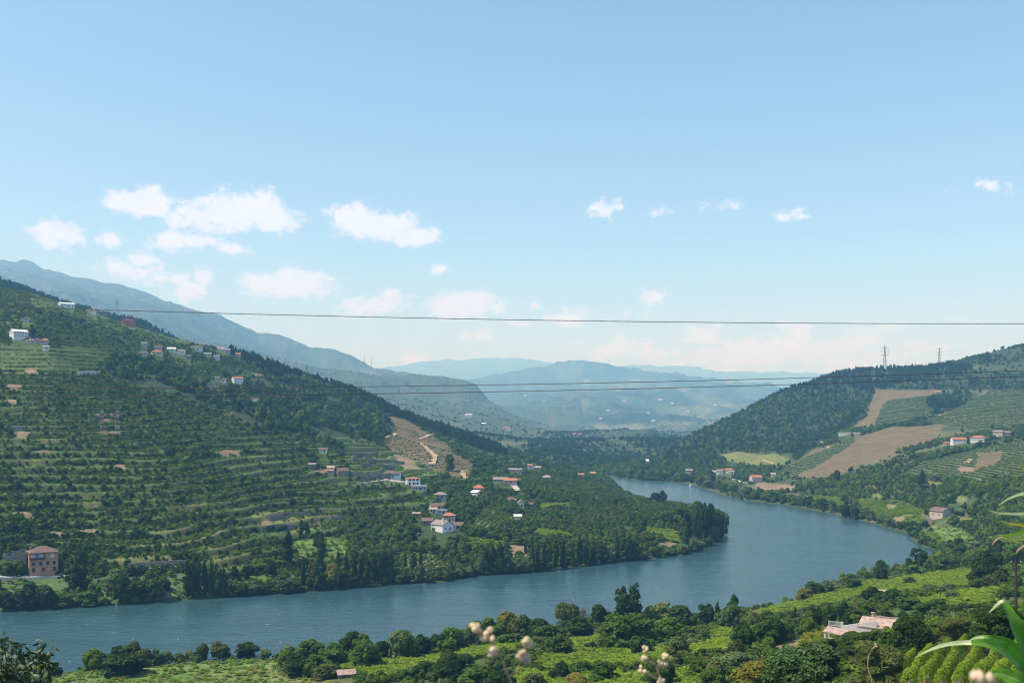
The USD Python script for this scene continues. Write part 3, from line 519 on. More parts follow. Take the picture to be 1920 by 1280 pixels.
R1 = lambda n, z=1.1: ('right', n, z, .9, 1.2)
def simple(label, px, py, wpx, hpx, **k):
    ym = k.pop('ymax', 2260.0 if px > 500 else 1700.0); b = ground(px, py, ym); k['base'] = b; w = max(5.0, wpx * b[1] / FOCAL); h = max(2.4, hpx * b[1] / FOCAL)
    k.setdefault('wins', [W1(max(2, min(5, int(w / 3))), max(.9, h - 2.0))] + ([W1(max(2, min(5, int(w / 3.5))), .7)] if h > 5.2 else []))
    k.setdefault('doors', [('front', w * .1, 1.0, 2.0)] if h < 5.2 else [])
    return house(k.pop('name', 'house'), label, k.pop('cat', 'house'), px, py, w, k.pop('d', min(9.0, w * .75)), h, **k)
# left hilltop
simple('long white house with pale roof highest on the left hilltop', 124, 577, 26, 7, roofc='roof_white', roof='gable', rise=1.6, yaw=18, wins=[W1(5, 1.6), W1(4, -.8), S1(2)])
simple('low white house with orange roof just right of the hilltop white house', 171, 586, 16, 3.5, rise=1.3, yaw=-12)
simple('brownish house with a flat-looking roof on the hilltop skyline', 191, 587, 20, 6, wallc='stone_brown', roofc='roof_brown', roof='hip', rise=1.4)
simple('bright red two-storey house on the hilltop skyline', 241, 601, 22, 9, wallc='plaster_red', roof='hip', roofc='roof_orange', rise=1.2, yaw=8, wins=[W1(4, 3.4), W1(4, .7), R1(2, 3.4)])
simple('white gabled three-storey house at the far left of the hill', 35, 633, 27, 11, roof='gable', roofc='roof_white', rise=2.0, yaw=24, wins=[W1(5, 3.6), W1(4, .9), S1(3, 3.4)], along='x')
simple('small white house beside a tall dark tree left on the hill', 64, 639, 14, 5, roofc='roof_brown', rise=1.5, yaw=-15)
simple('low house with wide orange roof right of the far left white house', 80, 643, 20, 2.6, wallc='plaster_pink', rise=1.4, yaw=-20)
simple('long low shed with orange roof under the far left white house', 58, 644, 18, 2.2, wallc='plaster_pink', roof='mono', rise=1.0)
simple('tiny white hut in the vines below the far left houses', 86, 655, 10, 4, roof='mono', roofc='roof_white', rise=.6)
simple('pale ruin standing in the vineyards under the hilltop', 48, 602, 14, 3, wallc='plaster_grey', roof='flat', roofc='concrete')
# hamlet in the middle of the ridge
simple('pale house at the left end of the ridge hamlet', 270, 648, 10, 4.5, wallc='plaster_grey', roofc='roof_grey', rise=1.3)
simple('ochre house with orange hip roof in the ridge hamlet', 294, 665, 20, 5, wallc='plaster_ochre', roof='hip', rise=2.4, yaw=10)
simple('brown-roofed house behind the orange hip roof in the ridge hamlet', 297, 655, 14, 4, wallc='plaster_pink', roofc='roof_brown', rise=1.5)
simple('house with a bright white roof in the ridge hamlet', 322, 658, 15, 4, roofc='roof_white', rise=1.6, yaw=-10)
simple('white double-gabled house in the middle of the ridge hamlet', 337, 664, 17, 6, roofc='roof_grey', rise=1.8, yaw=20)
simple('white house with brown roof above the middle of the ridge hamlet', 369, 657, 20, 6, roofc='roof_brown', rise=1.8, yaw=-8)
simple('low stone cottage at the left foot of the ridge hamlet', 269, 666, 15, 3, wallc='plaster_pink', roofc='roof_brown', rise=1.3)
simple('grey house with grey roof low in the ridge hamlet', 389, 668, 14, 4.5, wallc='plaster_grey', roofc='roof_grey', rise=1.6)
simple('white cottage with grey roof right of centre in the ridge hamlet', 406, 673, 11, 5, roofc='roof_grey', rise=1.5)
simple('house with salmon roof near the pines of the ridge hamlet', 413, 657, 12, 4, roofc='roof_pink', rise=1.5)
simple('pale house touching the pines at the right of the ridge hamlet', 424, 661, 15, 5, wallc='plaster_pink', roofc='roof_grey', rise=1.7)
simple('small orange-roofed house rightmost in the ridge hamlet', 445, 667, 12, 3.5, wallc='plaster_ochre', rise=1.4)
simple('stone hut with brown roof in the centre of the ridge hamlet', 354, 671, 9, 3, wallc='stone_brown', roofc='roof_brown', rise=1.2)
simple('tall white house with orange roof alone on the wooded slope', 445, 719, 18, 10, rise=1.6, roof='gable', yaw=20, wins=[W1(3, 3.6), W1(3, .9), S1(2, 3.6)])
simple('small white house left of the lone tall white house', 408, 713, 8, 5, roofc='roof_brown', rise=1.4)
simple('low brown-roofed house between woods left of the lone tall white house', 417, 716, 13, 3, roofc='roof_brown', rise=1.3)
# left hillside ruins and huts
simple('roofless stone ruin on the lower left terraces', 34, 806, 16, 4, wallc='stone_brown', roof=None, name='ruin', cat='ruin')
simple('pale house half hidden in woods left of the bright green terraces', 606, 848, 15, 4.5, roofc='roof_brown', rise=1.6)
simple('stone hut with window half hidden in trees on the slope', 585, 876, 12, 6, wallc='stone_brown', roofc='roof_grey', rise=1.0)
# houses around the bright green terraces
simple('tall brown stone barn with brown roof left below the green terraces', 642, 893, 20, 11, wallc='stone_brown', roofc='roof_brown', rise=2.0, yaw=12, name='barn', cat='barn')
simple('low house with salmon roof left of the tall brown barn', 620, 882, 13, 3.5, wallc='plaster_pink', roofc='roof_pink', rise=1.4)
simple('small shed with orange roof below left of the tall brown barn', 619, 888, 11, 2.2, wallc='plaster_pink', roof='mono', rise=.9, name='shed', cat='shed')
simple('long white villa with brown roof above a dark stone wall', 734, 894, 34, 7, roofc='roof_brown', roof='hip', rise=2.3, yaw=-6, wins=[W1(7, 1.5)])
simple('white modern two-storey house with large dark openings on the hillside', 774, 909, 25, 12, roofc='roof_orange', roof='hip', rise=1.3, yaw=10, wins=[('front', 3, 3.4, 2.0, 1.6), ('front', 3, .5, 1.4, 2.0), S1(2, 3.0)])
simple('flat stone building with a terrace under the white modern house', 786, 918, 28, 7, wallc='plaster_grey', roof='flat', roofc='concrete', wins=[W1(5, .8)])
simple('small pale house at the foot of the bare brown slope', 810, 875, 11, 6, wallc='plaster_pink', roofc='roof_pink', rise=1.2)
simple('grey-roofed house among trees below the white modern house', 826, 933, 22, 4.5, wallc='plaster_grey', roofc='roof_grey', roof='hip', rise=2.2)
# farmstead near the peninsula
simple('pale house with brown roof uppermost in the farmstead by the vineyard', 819, 954, 26, 5, wallc='plaster_pink', roofc='roof_brown', rise=1.7, yaw=14)
simple('white annex with salmon roof lower left in the farmstead', 812, 961, 14, 6, roofc='roof_pink', rise=.9, roof='mono')
simple('white terrace house with balcony in the middle of the farmstead', 829, 963, 18, 6, roof='flat', roofc='concrete')
simple('ochre house with orange hip roof in the farmstead by the vineyard', 842, 977, 22, 11, wallc='plaster_ochre', roof='hip', rise=2.0, yaw=-6, wins=[W1(4, 3.0)])
b = ground(836, 995)
house('house', 'big white gabled house with brown roof lowest in the farmstead', 'house', 829, 994, 8.6, 11, 4.0, roofc='roof_grey', rise=2.3, yaw=40, along='y', wins=[('front', 2, 1.4, .9, 1.1), ('right', 4, 1.0, 1.0, 1.3)], chimney=(-2.5, -3.6, 3.6), doors=[('front', 1.5, 1.0, 2.0)])
simple('white wing with long brown roof right of the big gabled farm house', 855, 991, 26, 7.5, roofc='roof_brown', rise=1.8, yaw=-4)
simple('small open stone shed left of the farmstead', 781, 969, 14, 4, wallc='plaster_pink', roof='mono', roofc='roof_pink', rise=.5, name='shed', cat='shed')
simple('low barn with long orange roof left of the farmstead', 801, 983, 20, 3, wallc='stone_brown', roofc='roof_brown', roof='mono', rise=1.6, name='barn', cat='barn')
# village on the flats
simple('house with an orange hip roof above the flat orchards', 897, 920, 20, 3, roofc='roof_orange', roof='hip', rise=3.0, wallc='plaster_pink')
simple('long low shed with a bright white roof in the orchards', 891, 928, 14, 2, roofc='roof_white', roof='mono', rise=1.4, yaw=-30, name='shed', cat='shed', wins=(), doors=())
simple('grey terrace of houses left in the riverside village', 938, 903, 26, 5, wallc='plaster_grey', roofc='roof_grey', rise=1.8)
simple('long house with orange roof in the riverside village', 957, 905, 24, 3.5, roofc='roof_orange', rise=1.8, wallc='plaster_pink')
simple('low house with brown roof at the right of the long orange roof', 970, 904, 14, 3, roofc='roof_brown', rise=1.4, wallc='plaster_grey')
simple('grey-roofed house upper left in the village under the terraces', 961, 884, 14, 4, roofc='roof_grey', rise=1.6, wallc='plaster_grey')
simple('pinkish tall house in the village under the terraces', 973, 888, 11, 8, wallc='plaster_pink', roofc='roof_grey', rise=1.4)
simple('white house with red roof upper in the village under the terraces', 994, 878, 10, 6, roofc='roof_orange', rise=1.4)
simple('low pink-roofed house upper right in the village under the terraces', 1007, 880, 14, 4, wallc='plaster_pink', roofc='roof_pink', rise=1.3)
simple('cottage with a broad salmon roof alone among orchards', 1025, 898, 17, 2.6, wallc='plaster_pink', roofc='roof_pink', roof='hip', rise=2.2)
simple('two-part brown roofed house right of the white village road', 958, 942, 22, 4, wallc='plaster_pink', roofc='roof_brown', roof='hip', rise=2.4)
simple('white house with steep grey gable right of the white village road', 976, 950, 15, 5, roofc='roof_grey', rise=3.0, along='y', d=13)
simple('small low hut with brown roof right of the steep white gable', 998, 950, 9, 2.6, wallc='plaster_pink', roofc='roof_brown', rise=1.0, name='hut', cat='hut')
simple('white tent-like shed at the corner of the striped vineyard', 971, 973, 9, 3, roofc='roof_white', rise=1.0, name='shed', cat='shed', wins=(), doors=())
simple('pink house with orange roof on the point where the river vanishes', 1109, 891, 16, 4, wallc='plaster_pink', rise=2.0)
simple('orange-roofed cottage left of the pink house on the river point', 1088, 893, 14, 3, wallc='plaster_ochre', rise=1.4)
# right bank
simple('big house with orange roof above the right-hand river fields', 1417, 903, 20, 9, roofc='roof_orange', rise=2.4, yaw=24, wallc='plaster_pink')
for k, (px, py, w, h, lab) in enumerate([(1341,889,9,5,'white cottage at the left end of the right bank hamlet'),(1349,888,11,6,'white gabled house second in the right bank hamlet'),(1358,886,10,5,'pale pink house in the middle of the right bank hamlet'),(1367,886,11,6,'tall white house near the right end of the right bank hamlet'),(1372,888,8,4,'low grey shed closing the right bank hamlet')]):
    simple(lab, px, py, w, h, roofc=('roof_pink', 'roof_grey', 'roof_brown', 'roof_orange', 'roof_grey')[k], rise=1.5, wallc='plaster_pink' if k == 2 else 'plaster_white')
simple('small white house at the lower corner of the brown vineyard', 1450, 892, 9, 4, roofc='roof_pink', rise=1.4)
simple('pale house by the track under the right-hand forest', 1292, 886, 13, 4.5, wallc='plaster_grey', roofc='roof_grey', rise=1.6)
simple('tiny white house in the forest edge near the river bend', 1214, 868, 4.5, 2.2, roofc='roof_grey', rise=1.0)
simple('long white flat building at the head of the brown vineyard', 1585, 815, 24, 4, roof='flat', roofc='concrete', wins=[W1(6, .9)])
simple('low tan shed right of the long white flat building', 1607, 815, 13, 2.4, wallc='plaster_ochre', roof='mono', rise=.8, roofc='roof_pink', name='shed', cat='shed')
simple('orange-roofed house by the wood high on the right hill', 1757, 737, 13, 3, rise=1.5, wallc='plaster_pink')
simple('small open house with orange roof leftmost of the right hill villas', 1775, 834, 14, 3, wallc='plaster_pink', roof='hip', rise=1.6)
simple('white villa with stepped gable and orange roof among the right hill villas', 1797, 832, 25, 9, rise=1.9, yaw=18, wins=[W1(4, 3.2), W1(3, .6), S1(2, 3.0)])
simple('white villa with broad orange hip roof and arcade on the right hill', 1834, 828, 25, 8, roof='hip', rise=2.2, yaw=-8, wins=[W1(7, 1.9)])
simple('white and pink two-storey house rightmost of the right hill villas', 1872, 818, 17, 9, roofc='roof_grey', rise=1.5, wallc='plaster_pink', yaw=-10)
simple('grey stone shed right of the white and pink house', 1889, 816, 12, 6, wallc='stone_brown', roofc='roof_grey', rise=1.0, name='shed', cat='shed')
t_, b_ = house('barn', 'old stone barn with brown tiled roof on the right bank', 'barn', 1764, 968, 12, 9.5, 4.2, 'plaster_pink', 'gable', 'roof_brown', 2.4, -42, [('front', 2, 1.6, .9, .9), ('left', 2, 1.2, .9, 1.4)], along='x', doors=[('left', 0, 1.2, 2.0)], frame='stone_brown')
simple('bright red-roofed hut in the trees of the near bank field', 1663, 1124, 14, 3, wallc='stone_brown', roofc='roof_pink', rise=1.2, name='hut', cat='hut')
# far valley farms
far_spots = [(879,781,16,'white'),(907,796,10,'white'),(950,806,18,'red'),(1077,815,10,'red'),(1088,815,8,'red'),(1238,750,10,'white'),(1260,757,8,'white'),(1140,770,7,'white'),(1126,785,7,'white'),(1215,775,7,'white'),(1225,790,8,'white'),(985,742,7,'white'),(1020,752,7,'red'),(1100,732,6,'white'),(1290,772,6,'white'),(1170,752,6,'white'),(1213,866,7,'white'),(1340,760,6,'white')]
ords = ['first','second','third','fourth','fifth','sixth','seventh','eighth','ninth','tenth','eleventh','twelfth','thirteenth','fourteenth','fifteenth','sixteenth','seventeenth','eighteenth','nineteenth','twentieth']
for k, (px, py, w, c) in enumerate(sorted(far_spots)):
    simple(f'tiny {"white" if c == "white" else "red-roofed"} farmhouse, {ords[k]} from the left in the hazy far valley', px, py, w * .8, w * .24, roofc='roof_orange' if c == 'red' else 'roof_white', rise=2.0, group='farmhouses in the hazy far valley', name='farmhouse', cat='farmhouse', sink=6, ymax=40000.0)

# the orange house by the river road
def orange_house():
    b = ground(80, 1068); YARDS.append((b[0], b[1], 13)); t = thing('townhouse', 'tall orange house with brown hip roof beside the river road', 'house', b, yaw_to_camera(b) + 6)
    w, d, h = 12.2, 10, 8.6
    part(t, 'wall', cat_([box(-w / 2, w / 2 - 5.6, -d / 2 + 1.2, d / 2, -3, h), box(w / 2 - 5.6, w / 2, -d / 2, d / 2, -3, h), box(-w / 2, w / 2 - 5.6, -d / 2, -d / 2 + 1.2, -3, 5.6)]), 'plaster_orange')
    rf = part(t, 'roof', hip_roof(w, d, h + .01, 2.8, .5, .25), 'roof_brown')
    part(rf, 'chimney', cat_([box(-5.2, -4.3, 1.5, 2.4, h + .5, h + 3.4), box(-5.35, -4.15, 1.35, 2.55, h + 3.4, h + 3.6)]), 'stone_brown')
    part(t, 'balcony', cat_([box(-w / 2, w / 2 - 5.62, -d / 2 - .25, -d / 2 + .02, 5.5, 6.4), box(-w / 2, -w / 2 + .2, -d / 2, -d / 2 + .2, 6.4, h - .02), box(-2.9, -2.7, -d / 2, -d / 2 + .2, 6.4, h - .02)]), 'wood_dark')
    for x, z, ow, oh, pane in ((-4.4, 6.5, 2.2, 1.6, 'shutter'), (-1.2, 6.5, 2.4, 1.6, 'shutter'), (3.6, 6.4, 1.8, 1.4, 'shutter'), (-4.4, 3.0, 1.2, 1.7, 'window_glass'), (-1.4, 3.0, 1.2, 1.7, 'window_glass'), (1.6, 3.0, 1.2, 1.7, 'window_glass'), (4.4, 3.0, 1.2, 1.7, 'window_glass')):
        q = rot_face
        face_d = d if (x > 1 or z < 5) else d - 2.4
        opening(t, 'window', 'front', w, face_d, x, z, ow, oh, 'plaster_orange', pane)
    for x in (-4.4, -.2, 4.6): opening(t, 'door', 'front', w, d, x, 0, 1.3, 1.9, 'plaster_orange', 'wood_dark')
    for x in (-2.5, 2): opening(t, 'window', 'right', w, d, x, 3.0, 1.1, 1.6, 'plaster_orange')
    r = ground(28, 1062); t2 = thing('ruin', 'roofless dark stone ruin left of the orange house', 'ruin', r, yaw_to_camera(r))
    rr = np.random.default_rng(4)
    def ragged(x0, x1, y0, y1, h0, h1):
        n = 7; xs = np.linspace(x0, x1, n); return cat_([box(xs[k], xs[k + 1], y0, y1, -2, h0 + (h1 - h0) * k / n + rr.uniform(-.5, .5)) for k in range(n - 1)])
    part(t2, 'wall', ragged(-5, 5, -4, -3.4, 5.5, 7.2), 'drystone'); part(t2, 'wall', ragged(-5, 5, 3.4, 4, 6, 8), 'drystone'); part(t2, 'wall', cat_([box(-5, -4.4, -3.4, 3.4, -2, 5.6), box(4.4, 5, -3.4, 3.4, -2, 7)]), 'drystone')
orange_house()

# the white-walled farmhouse among the near trees
def farmhouse():
    Y = 236; b = at(1655, 1187, Y); t = thing('farmhouse', 'pale farmhouse with salmon roofs among trees on the near slope', 'farmhouse', b, yaw_to_camera(b) - 14)
    part(t, 'wall', cat_([box(-1.5, 7, -3.5, 4.5, -5, 2.0), trimesh.convex.convex_hull(np.array([(-1.5, y, z) for y in (-3.5, 4.5) for z in (2.0,)] + [(7, y, 2.0) for y in (-3.5, 4.5)] + [(-1.5, .5, 3.4), (7, .5, 3.4)]))]), 'plaster_lilac')
    rf = part(t, 'roof', gable_roof(8.5, 8, 2.03, 1.4, .4, .18, 'x'), 'roof_pink'); rf.GetParent()
    part(rf, 'ridge_cap', box(-1.7, 7.2, .15, .85, 3.58, 3.86), 'roof_grey')
    part(rf, 'chimney', cat_([box(-3.2, -2.7, 2.6, 3.1, 1.2, 4.0), box(-3.35, -2.55, 2.45, 3.25, 4.0, 4.2)]), 'roof_pink')
    part(t, 'gable_wall', trimesh.convex.convex_hull(np.array([(x, y, z) for y in (-4.2, -3.7) for x, z in ((-8.5, -5), (-.6, -5), (-8.5, 1.5), (-.6, 3.5), (-.2, 3.3))])), 'concrete')
    can = part(t, 'terrace_roof', trimesh.convex.convex_hull(np.array([(x, y, z + dz) for x, y, z in ((-11.4, -4.4, 1.1), (-11.4, -8.2, .5), (-2.5, -4.4, .55), (-2.5, -8.6, -.25)) for dz in (0, .18)])), 'roof_pink')
    for x in (-11, -6.8, -2.9): part(t, 'post', box(x - .15, x + .15, -8.0, -7.7, -5, .35 - .09 * (x + 11)), 'plaster_lilac')
    rail = [box(-11.4, -8.6, -3.1, -2.95, 2.05, 2.17), box(-11.4, -8.6, -3.1, -2.95, 1.15, 1.27)]
    for k in range(6): x0 = -11.4 + k * .47; rail += [bar((x0, -3.02, 1.25), (x0 + .47, -3.02, 2.07), .06), bar((x0 + .47, -3.02, 1.25), (x0, -3.02, 2.07), .06)]
    part(t, 'balustrade', cat_(rail + [box(-8.75, -8.2, -3.3, -2.75, -3, 2.25), box(-11.65, -11.4, -3.25, -2.85, -3, 2.2)]), 'concrete')
    part(t, 'terrace', box(-11.6, -2, -8.2, -2.8, -6, -1.9), 'concrete')
    opening(t, 'window', 'left', 17, 8, 1.0, .3, .5, .7); opening(t, 'window', 'right', 14, 8, -1.2, .4, 1.0, 1.1)
    s = ground(649, 1268); YARDS.append((s[0], s[1], 5)); s[2] += .0
    t2 = thing('shed', 'small shed with a terracotta tiled roof in the near bank vines', 'shed', s, yaw_to_camera(s) + 8)
    part(t2, 'wall', box(-2.5, 2.5, -1.6, 1.6, -1.5, 1.2), 'stone_brown'); part(t2, 'roof', gable_roof(5, 3.2, 1.22, .9, .35, .15, 'x'), 'roof_pink'); opening(t2, 'door', 'front', 5, 3.2, -.8, -.9, .9, 1.8, 'stone_brown', 'wood_dark')
farmhouse()

# ------------------------------------------------------------------ pylons, masts, poles and cables
plain('galvanised', (.2, .21, .22), .6, .4, .1); plain('pylon_red', (.3, .09, .07), .6, .3, .1); plain('pylon_white', (.5, .5, .5), .6, .3, .1); plain('pole_wood', (.05, .04, .032), .9)
def lattice(h, w0, w1, r, n, z0=0.0):
    ms = []
    lv = [(z0 + (h - z0) * k / n, w0 + (w1 - w0) * (k / n) ** .75) for k in range(n + 1)]
    for (za, wa), (zb, wb) in zip(lv[:-1], lv[1:]):
        ca = [(sx * wa / 2, sy * wa / 2, za) for sx, sy in ((-1, -1), (1, -1), (1, 1), (-1, 1))]; cb = [(sx * wb / 2, sy * wb / 2, zb) for sx, sy in ((-1, -1), (1, -1), (1, 1), (-1, 1))]
        for k in range(4): ms += [bar(ca[k], cb[k], r), bar(ca[k], cb[(k + 1) % 4], r * .7, 3), bar(ca[(k + 1) % 4], cb[k], r * .7, 3), bar(cb[k], cb[(k + 1) % 4], r * .7, 3)]
    return ms
def pylon(label, px, py, top, look='galvanised', r=.2, arms=((.62, .17), (.76, .2), (.9, .15)), base=None):
    b = ground(px, py); h = (py - top) / FOCAL * b[1]; t = thing('pylon', label, 'pylon', b, yaw_to_camera(b) + 20)
    part(t, 'tower', cat_(lattice(h, h * .15, h * .02, r, 8)), look)
    for f, a in arms:
        x, z = h * a, h * f; m = []
        for s in (-1, 1): m += [bar((0, 0, z + h * .025), (s * x, 0, z), r * .8), bar((0, -.4, z - h * .02), (s * x, 0, z), r * .8), bar((s * x * .5, 0, z - .3), (s * x * .5, 0, z + h * .015), r * .6, 3)]
        part(t, 'crossarm', cat_(m), look)
        part(t, 'insulator', cat_([bar((s * x, 0, z), (s * x, 0, z - h * .035), r * .7) for s in (-1, 1)]), 'iron_dark')
    return b, h
pA = pylon('tall lattice pylon on the right-hand skyline, the left one of two', 1659, 686, 641, r=.24)
pB = pylon('smaller lattice pylon on the right-hand skyline, the right one of two', 1761, 686, 651, r=.2)
pylon('thin grey lattice pylon standing inside the right-hand forest', 1638, 716, 689, r=.17)
pylon('grey lattice pylon on the left hilltop behind the red house', 220, 590, 555, r=.1)
pylon('thin pylon in front of the hazy mountain above the pines', 575, 694, 668, r=.1)
def mast(label, px, py, top, w=.5):
    b = ground(px, py, 20000.0 if px < 500 else 12000.0); h = (py - top) / FOCAL * b[1]; t = thing('mast', label, 'mast', b, 0)
    part(t, 'pole', cat_(lattice(h, w * 2, w * .5, w * .16, 6)), 'galvanised'); part(t, 'antenna', cat_([bar((-w * 2, 0, h * .8), (w * 2, 0, h * .8), w * .2), bar((0, 0, h), (0, 0, h * 1.08), w * .15)]), 'galvanised')
mast('thin mast on the bald mountain top at far left', 32, 489, 478, 1.6)
mast('left one of two masts on the hazy ridge', 683, 680, 664, 2.2)
mast('right one of two masts on the hazy ridge', 697, 683, 662, 2.2)
def striped():
    b = ground(206, 812); t = thing('striped_pylon', 'red and white striped twin-legged pylon on the left hillside', 'pylon', b, yaw_to_camera(b)); s = b[1] / FOCAL
    H, dx = 49 * s, 13 * s; n = 10
    for sx in (-1, 1):
        for k in range(n):
            z0, z1 = H * .98 * k / n, H * .98 * (k + 1) / n; wk = lambda z: 3.4 * s + (1.0 - z / H) * 4.5 * s; m = []
            ca = [(sx * dx + a * wk(z0) / 2, c * wk(z0) / 2, z0) for a, c in ((-1, -1), (1, -1), (1, 1), (-1, 1))]; cb = [(sx * dx + a * wk(z1) / 2, c * wk(z1) / 2, z1) for a, c in ((-1, -1), (1, -1), (1, 1), (-1, 1))]
            for q in range(4): m += [bar(ca[q], cb[q], .13), bar(ca[q], cb[(q + 1) % 4], .09, 3), bar(ca[(q + 1) % 4], cb[q], .09, 3)]
            part(t, 'leg_section', cat_(m), 'pylon_white' if k % 2 == 0 else 'pylon_red')
    zc = 33 * s
    for k in range(8):
        x0, x1 = (-23 + 46 * k / 8) * s, (-23 + 46 * (k + 1) / 8) * s; m = [bar((x0, y, z), (x1, y, z), .12) for y in (-.7, .7) for z in (zc, zc + 3 * s)] + [bar((x0, -.7, zc), (x1, -.7, zc + 3 * s), .09, 3), bar((x0, .7, zc + 3 * s), (x1, .7, zc), .09, 3)]
        part(t, 'crossbeam', cat_(m), 'pylon_red' if k % 2 else 'pylon_white')
    part(t, 'insulator', cat_([bar((x * s, 0, zc), (x * s, 0, zc - 3 * s), .12) for x in (-21, 0, 21)]), 'iron_dark')
striped()
def cable(label, pxs, Y, r, look='iron_dark'):
    p = np.array([at(x, y, Y if np.isscalar(Y) else Y[k]) for k, (x, y) in enumerate(pxs)]); co = np.polyfit(p[:, 0], p[:, 2], 2 if len(p) > 2 else 1); cy = np.polyfit(p[:, 0], p[:, 1], 1)
    x = np.linspace(p[0, 0], p[-1, 0], 60); q = np.stack([x, np.polyval(cy, x), np.polyval(co, x)], 1)
    tag(usdkit.mesh(stage, numbered('/World/power_cable'), tube(q, r, 5), LK + look, smooth=True), label, 'cable')
cable('highest power cable crossing the sky from left hill to right edge', [(-500,556),(0,572),(640,592),(960,601),(1440,606),(1920,607),(2420,603)], 62, .021)
cable('upper one of the two close power cables crossing mid valley', [(-500,724),(0,725),(600,725),(940,720.5),(1240,716.5),(1580,707),(1920,695),(2420,672)], 70, .022)
cable('lower one of the two close power cables crossing mid valley', [(-500,740),(0,742),(600,740),(940,734.5),(1240,728.5),(1580,717),(1920,703),(2420,684)], 70, .022)
for k, (y0, y1) in enumerate(((664,628),(668,636),(673,645))):
    cable(f'faint distant line running from the right skyline pylon, {("top","middle","bottom")[k]} of three', [(1770,y0 - 7 + 0 * k),(1850,(y0 + y1) / 2 - 3 + 3),(1990,y1 - 14)], 2040, .07, 'galvanised')
def pole(label, px, py, top, w=.13, arms=(.94,), Y=None, lamp=False):
    b = ground(px, py) if Y is None else at(px, py, Y)
    h = (py - top) / FOCAL * b[1]; t = thing('utility_pole', label, 'pole', b, yaw_to_camera(b) + 25)
    part(t, 'post', tube([(0, 0, -1), (0, 0, h * .5), (0, 0, h)], [w * 1.25, w, w * .8], 8), 'pole_wood')
    for f in arms:
        part(t, 'crossarm', box(-.8, .8, -.06, .06, h * f - .06, h * f + .06), 'pole_wood')
        for x in (-.7, .7): part(t, 'insulator', tube([(x, 0, h * f + .06), (x, 0, h * f + .2), (x, 0, h * f + .3)], [.05, .07, .03], 6), 'pylon_white')
pole('thick dark utility pole at the right edge above the vineyard', 1905, 1186, 1050, .2, (.97,))
pole('thin dark pole left of the farmhouse terrace', 1498, 1194, 1146, .11)
pole('short thin pole in the bushes left of the dry plot', 1351, 1242, 1214, .1, ())
pole('leaning black pole in the right-hand vine fields', 1763, 1128, 1104, .13)
pole('pole half hidden beside the big dark tree at right', 1883, 1106, 1085, .12, ())
pole('slim pole on the dry plot by the yellow vines', 1487, 1222, 1196, .08, ())

# ------------------------------------------------------------------ car, boat, mooring post
plain('car_paint', (.03, .05, .1), .3, .6, .05); plain('tyre', (.02, .02, .02), .8)
def car():
    b = ground(785, 1003); YARDS.append((b[0], b[1], 5)); b[2] += .1; t = thing('car', 'dark blue car parked on bare earth left of the farmstead', 'car', b, yaw_to_camera(b) + 70)
    prof = [(-2.1, .35), (-2.1, .85), (-1.9, .98), (-1.2, 1.02), (-.7, 1.45), (.8, 1.45), (1.4, 1.0), (2.05, .92), (2.15, .6), (2.1, .35)]
    body = trimesh.creation.extrude_polygon(Polygon(prof), 1.7, engine='earcut'); body.apply_transform(trimesh.transformations.rotation_matrix(math.pi / 2, [1, 0, 0])); body.apply_translation((0, .85, 0)); part(t, 'body', body, 'car_paint')
    for s in (-1, 1):
        part(t, 'window', trimesh.convex.convex_hull(np.array([(x, s * y, z) for x, z in ((-1.05, 1.05), (-.62, 1.38), (.72, 1.38), (1.2, 1.05)) for y in (.8, .87)])), 'window_glass')
        for x in (-1.3, 1.35):
            wh = trimesh.creation.cylinder(.33, .22, sections=14); wh.apply_transform(trimesh.transformations.rotation_matrix(math.pi / 2, [1, 0, 0])); wh.apply_translation((x, s * .78, .33)); part(t, 'wheel', wh, 'tyre')
    part(t, 'windscreen', trimesh.convex.convex_hull(np.array([(.85, y, 1.4) for y in (-.7, .7)] + [(1.35, y, 1.04) for y in (-.75, .75)] + [(.9, y, 1.43) for y in (-.7, .7)] + [(1.42, y, 1.04) for y in (-.75, .75)])), 'window_glass')
car()
def boat():
    b = at(1297, 911, shore_Y(911)); b[2] = 0; t = thing('boat', 'small white cabin boat moored at the right bank by a dark tree', 'boat', b, 35)
    n = 9; xs = np.linspace(-3.6, 3.8, n); hull = []
    for x in xs:
        k = 1 - max(0, (x - .5) / 3.4) ** 2; hull.append([(x, -1.25 * max(k, .04), .95 + .25 * max(0, x) / 3.8), (x, -.8 * max(k, .03), -.3), (x, .8 * max(k, .03), -.3), (x, 1.25 * max(k, .04), .95 + .25 * max(0, x) / 3.8)])
    v = np.array(hull).reshape(-1, 3); i = np.arange(n - 1)[:, None] * 4; f = np.vstack([np.hstack([i + k, i + (k + 1) % 4, i + 4 + (k + 1) % 4, i + 4 + k]) for k in range(4)] + [[[0, 3, 2, 1]], [[4 * n - 4, 4 * n - 3, 4 * n - 2, 4 * n - 1]]])
    part(t, 'hull', (v, f), 'plaster_white'); part(t, 'cabin', trimesh.convex.convex_hull(np.array([(x, y, z) for x, z in ((-2.2, .9), (1.6, .9), (1.0, 2.5), (-2.0, 2.5)) for y in (-.9, .9)])), 'roof_white')
    for s in (-1, 1): part(t, 'window', trimesh.convex.convex_hull(np.array([(x, s * y, z) for x, z in ((-1.7, 1.5), (1.1, 1.5), (.85, 2.2), (-1.65, 2.2)) for y in (.88, .93)])), 'window_glass')
    part(t, 'canopy', box(-3.4, -1.9, -1, 1, 2.35, 2.45), 'shutter')
boat()
mp = at(1228, 1057, shore_Y(1057)); mp[2] = 0
tq = thing('mooring_post', 'thin dark post standing in the water off the peninsula', 'post', mp); part(tq, 'post', tube([(0, 0, -2), (0, 0, 1.5), (0, 0, 3.0)], [.16, .15, .12], 6), 'pole_wood'); part(tq, 'cap', box(-.22, .22, -.22, .22, 3.0, 3.15), 'pylon_white')

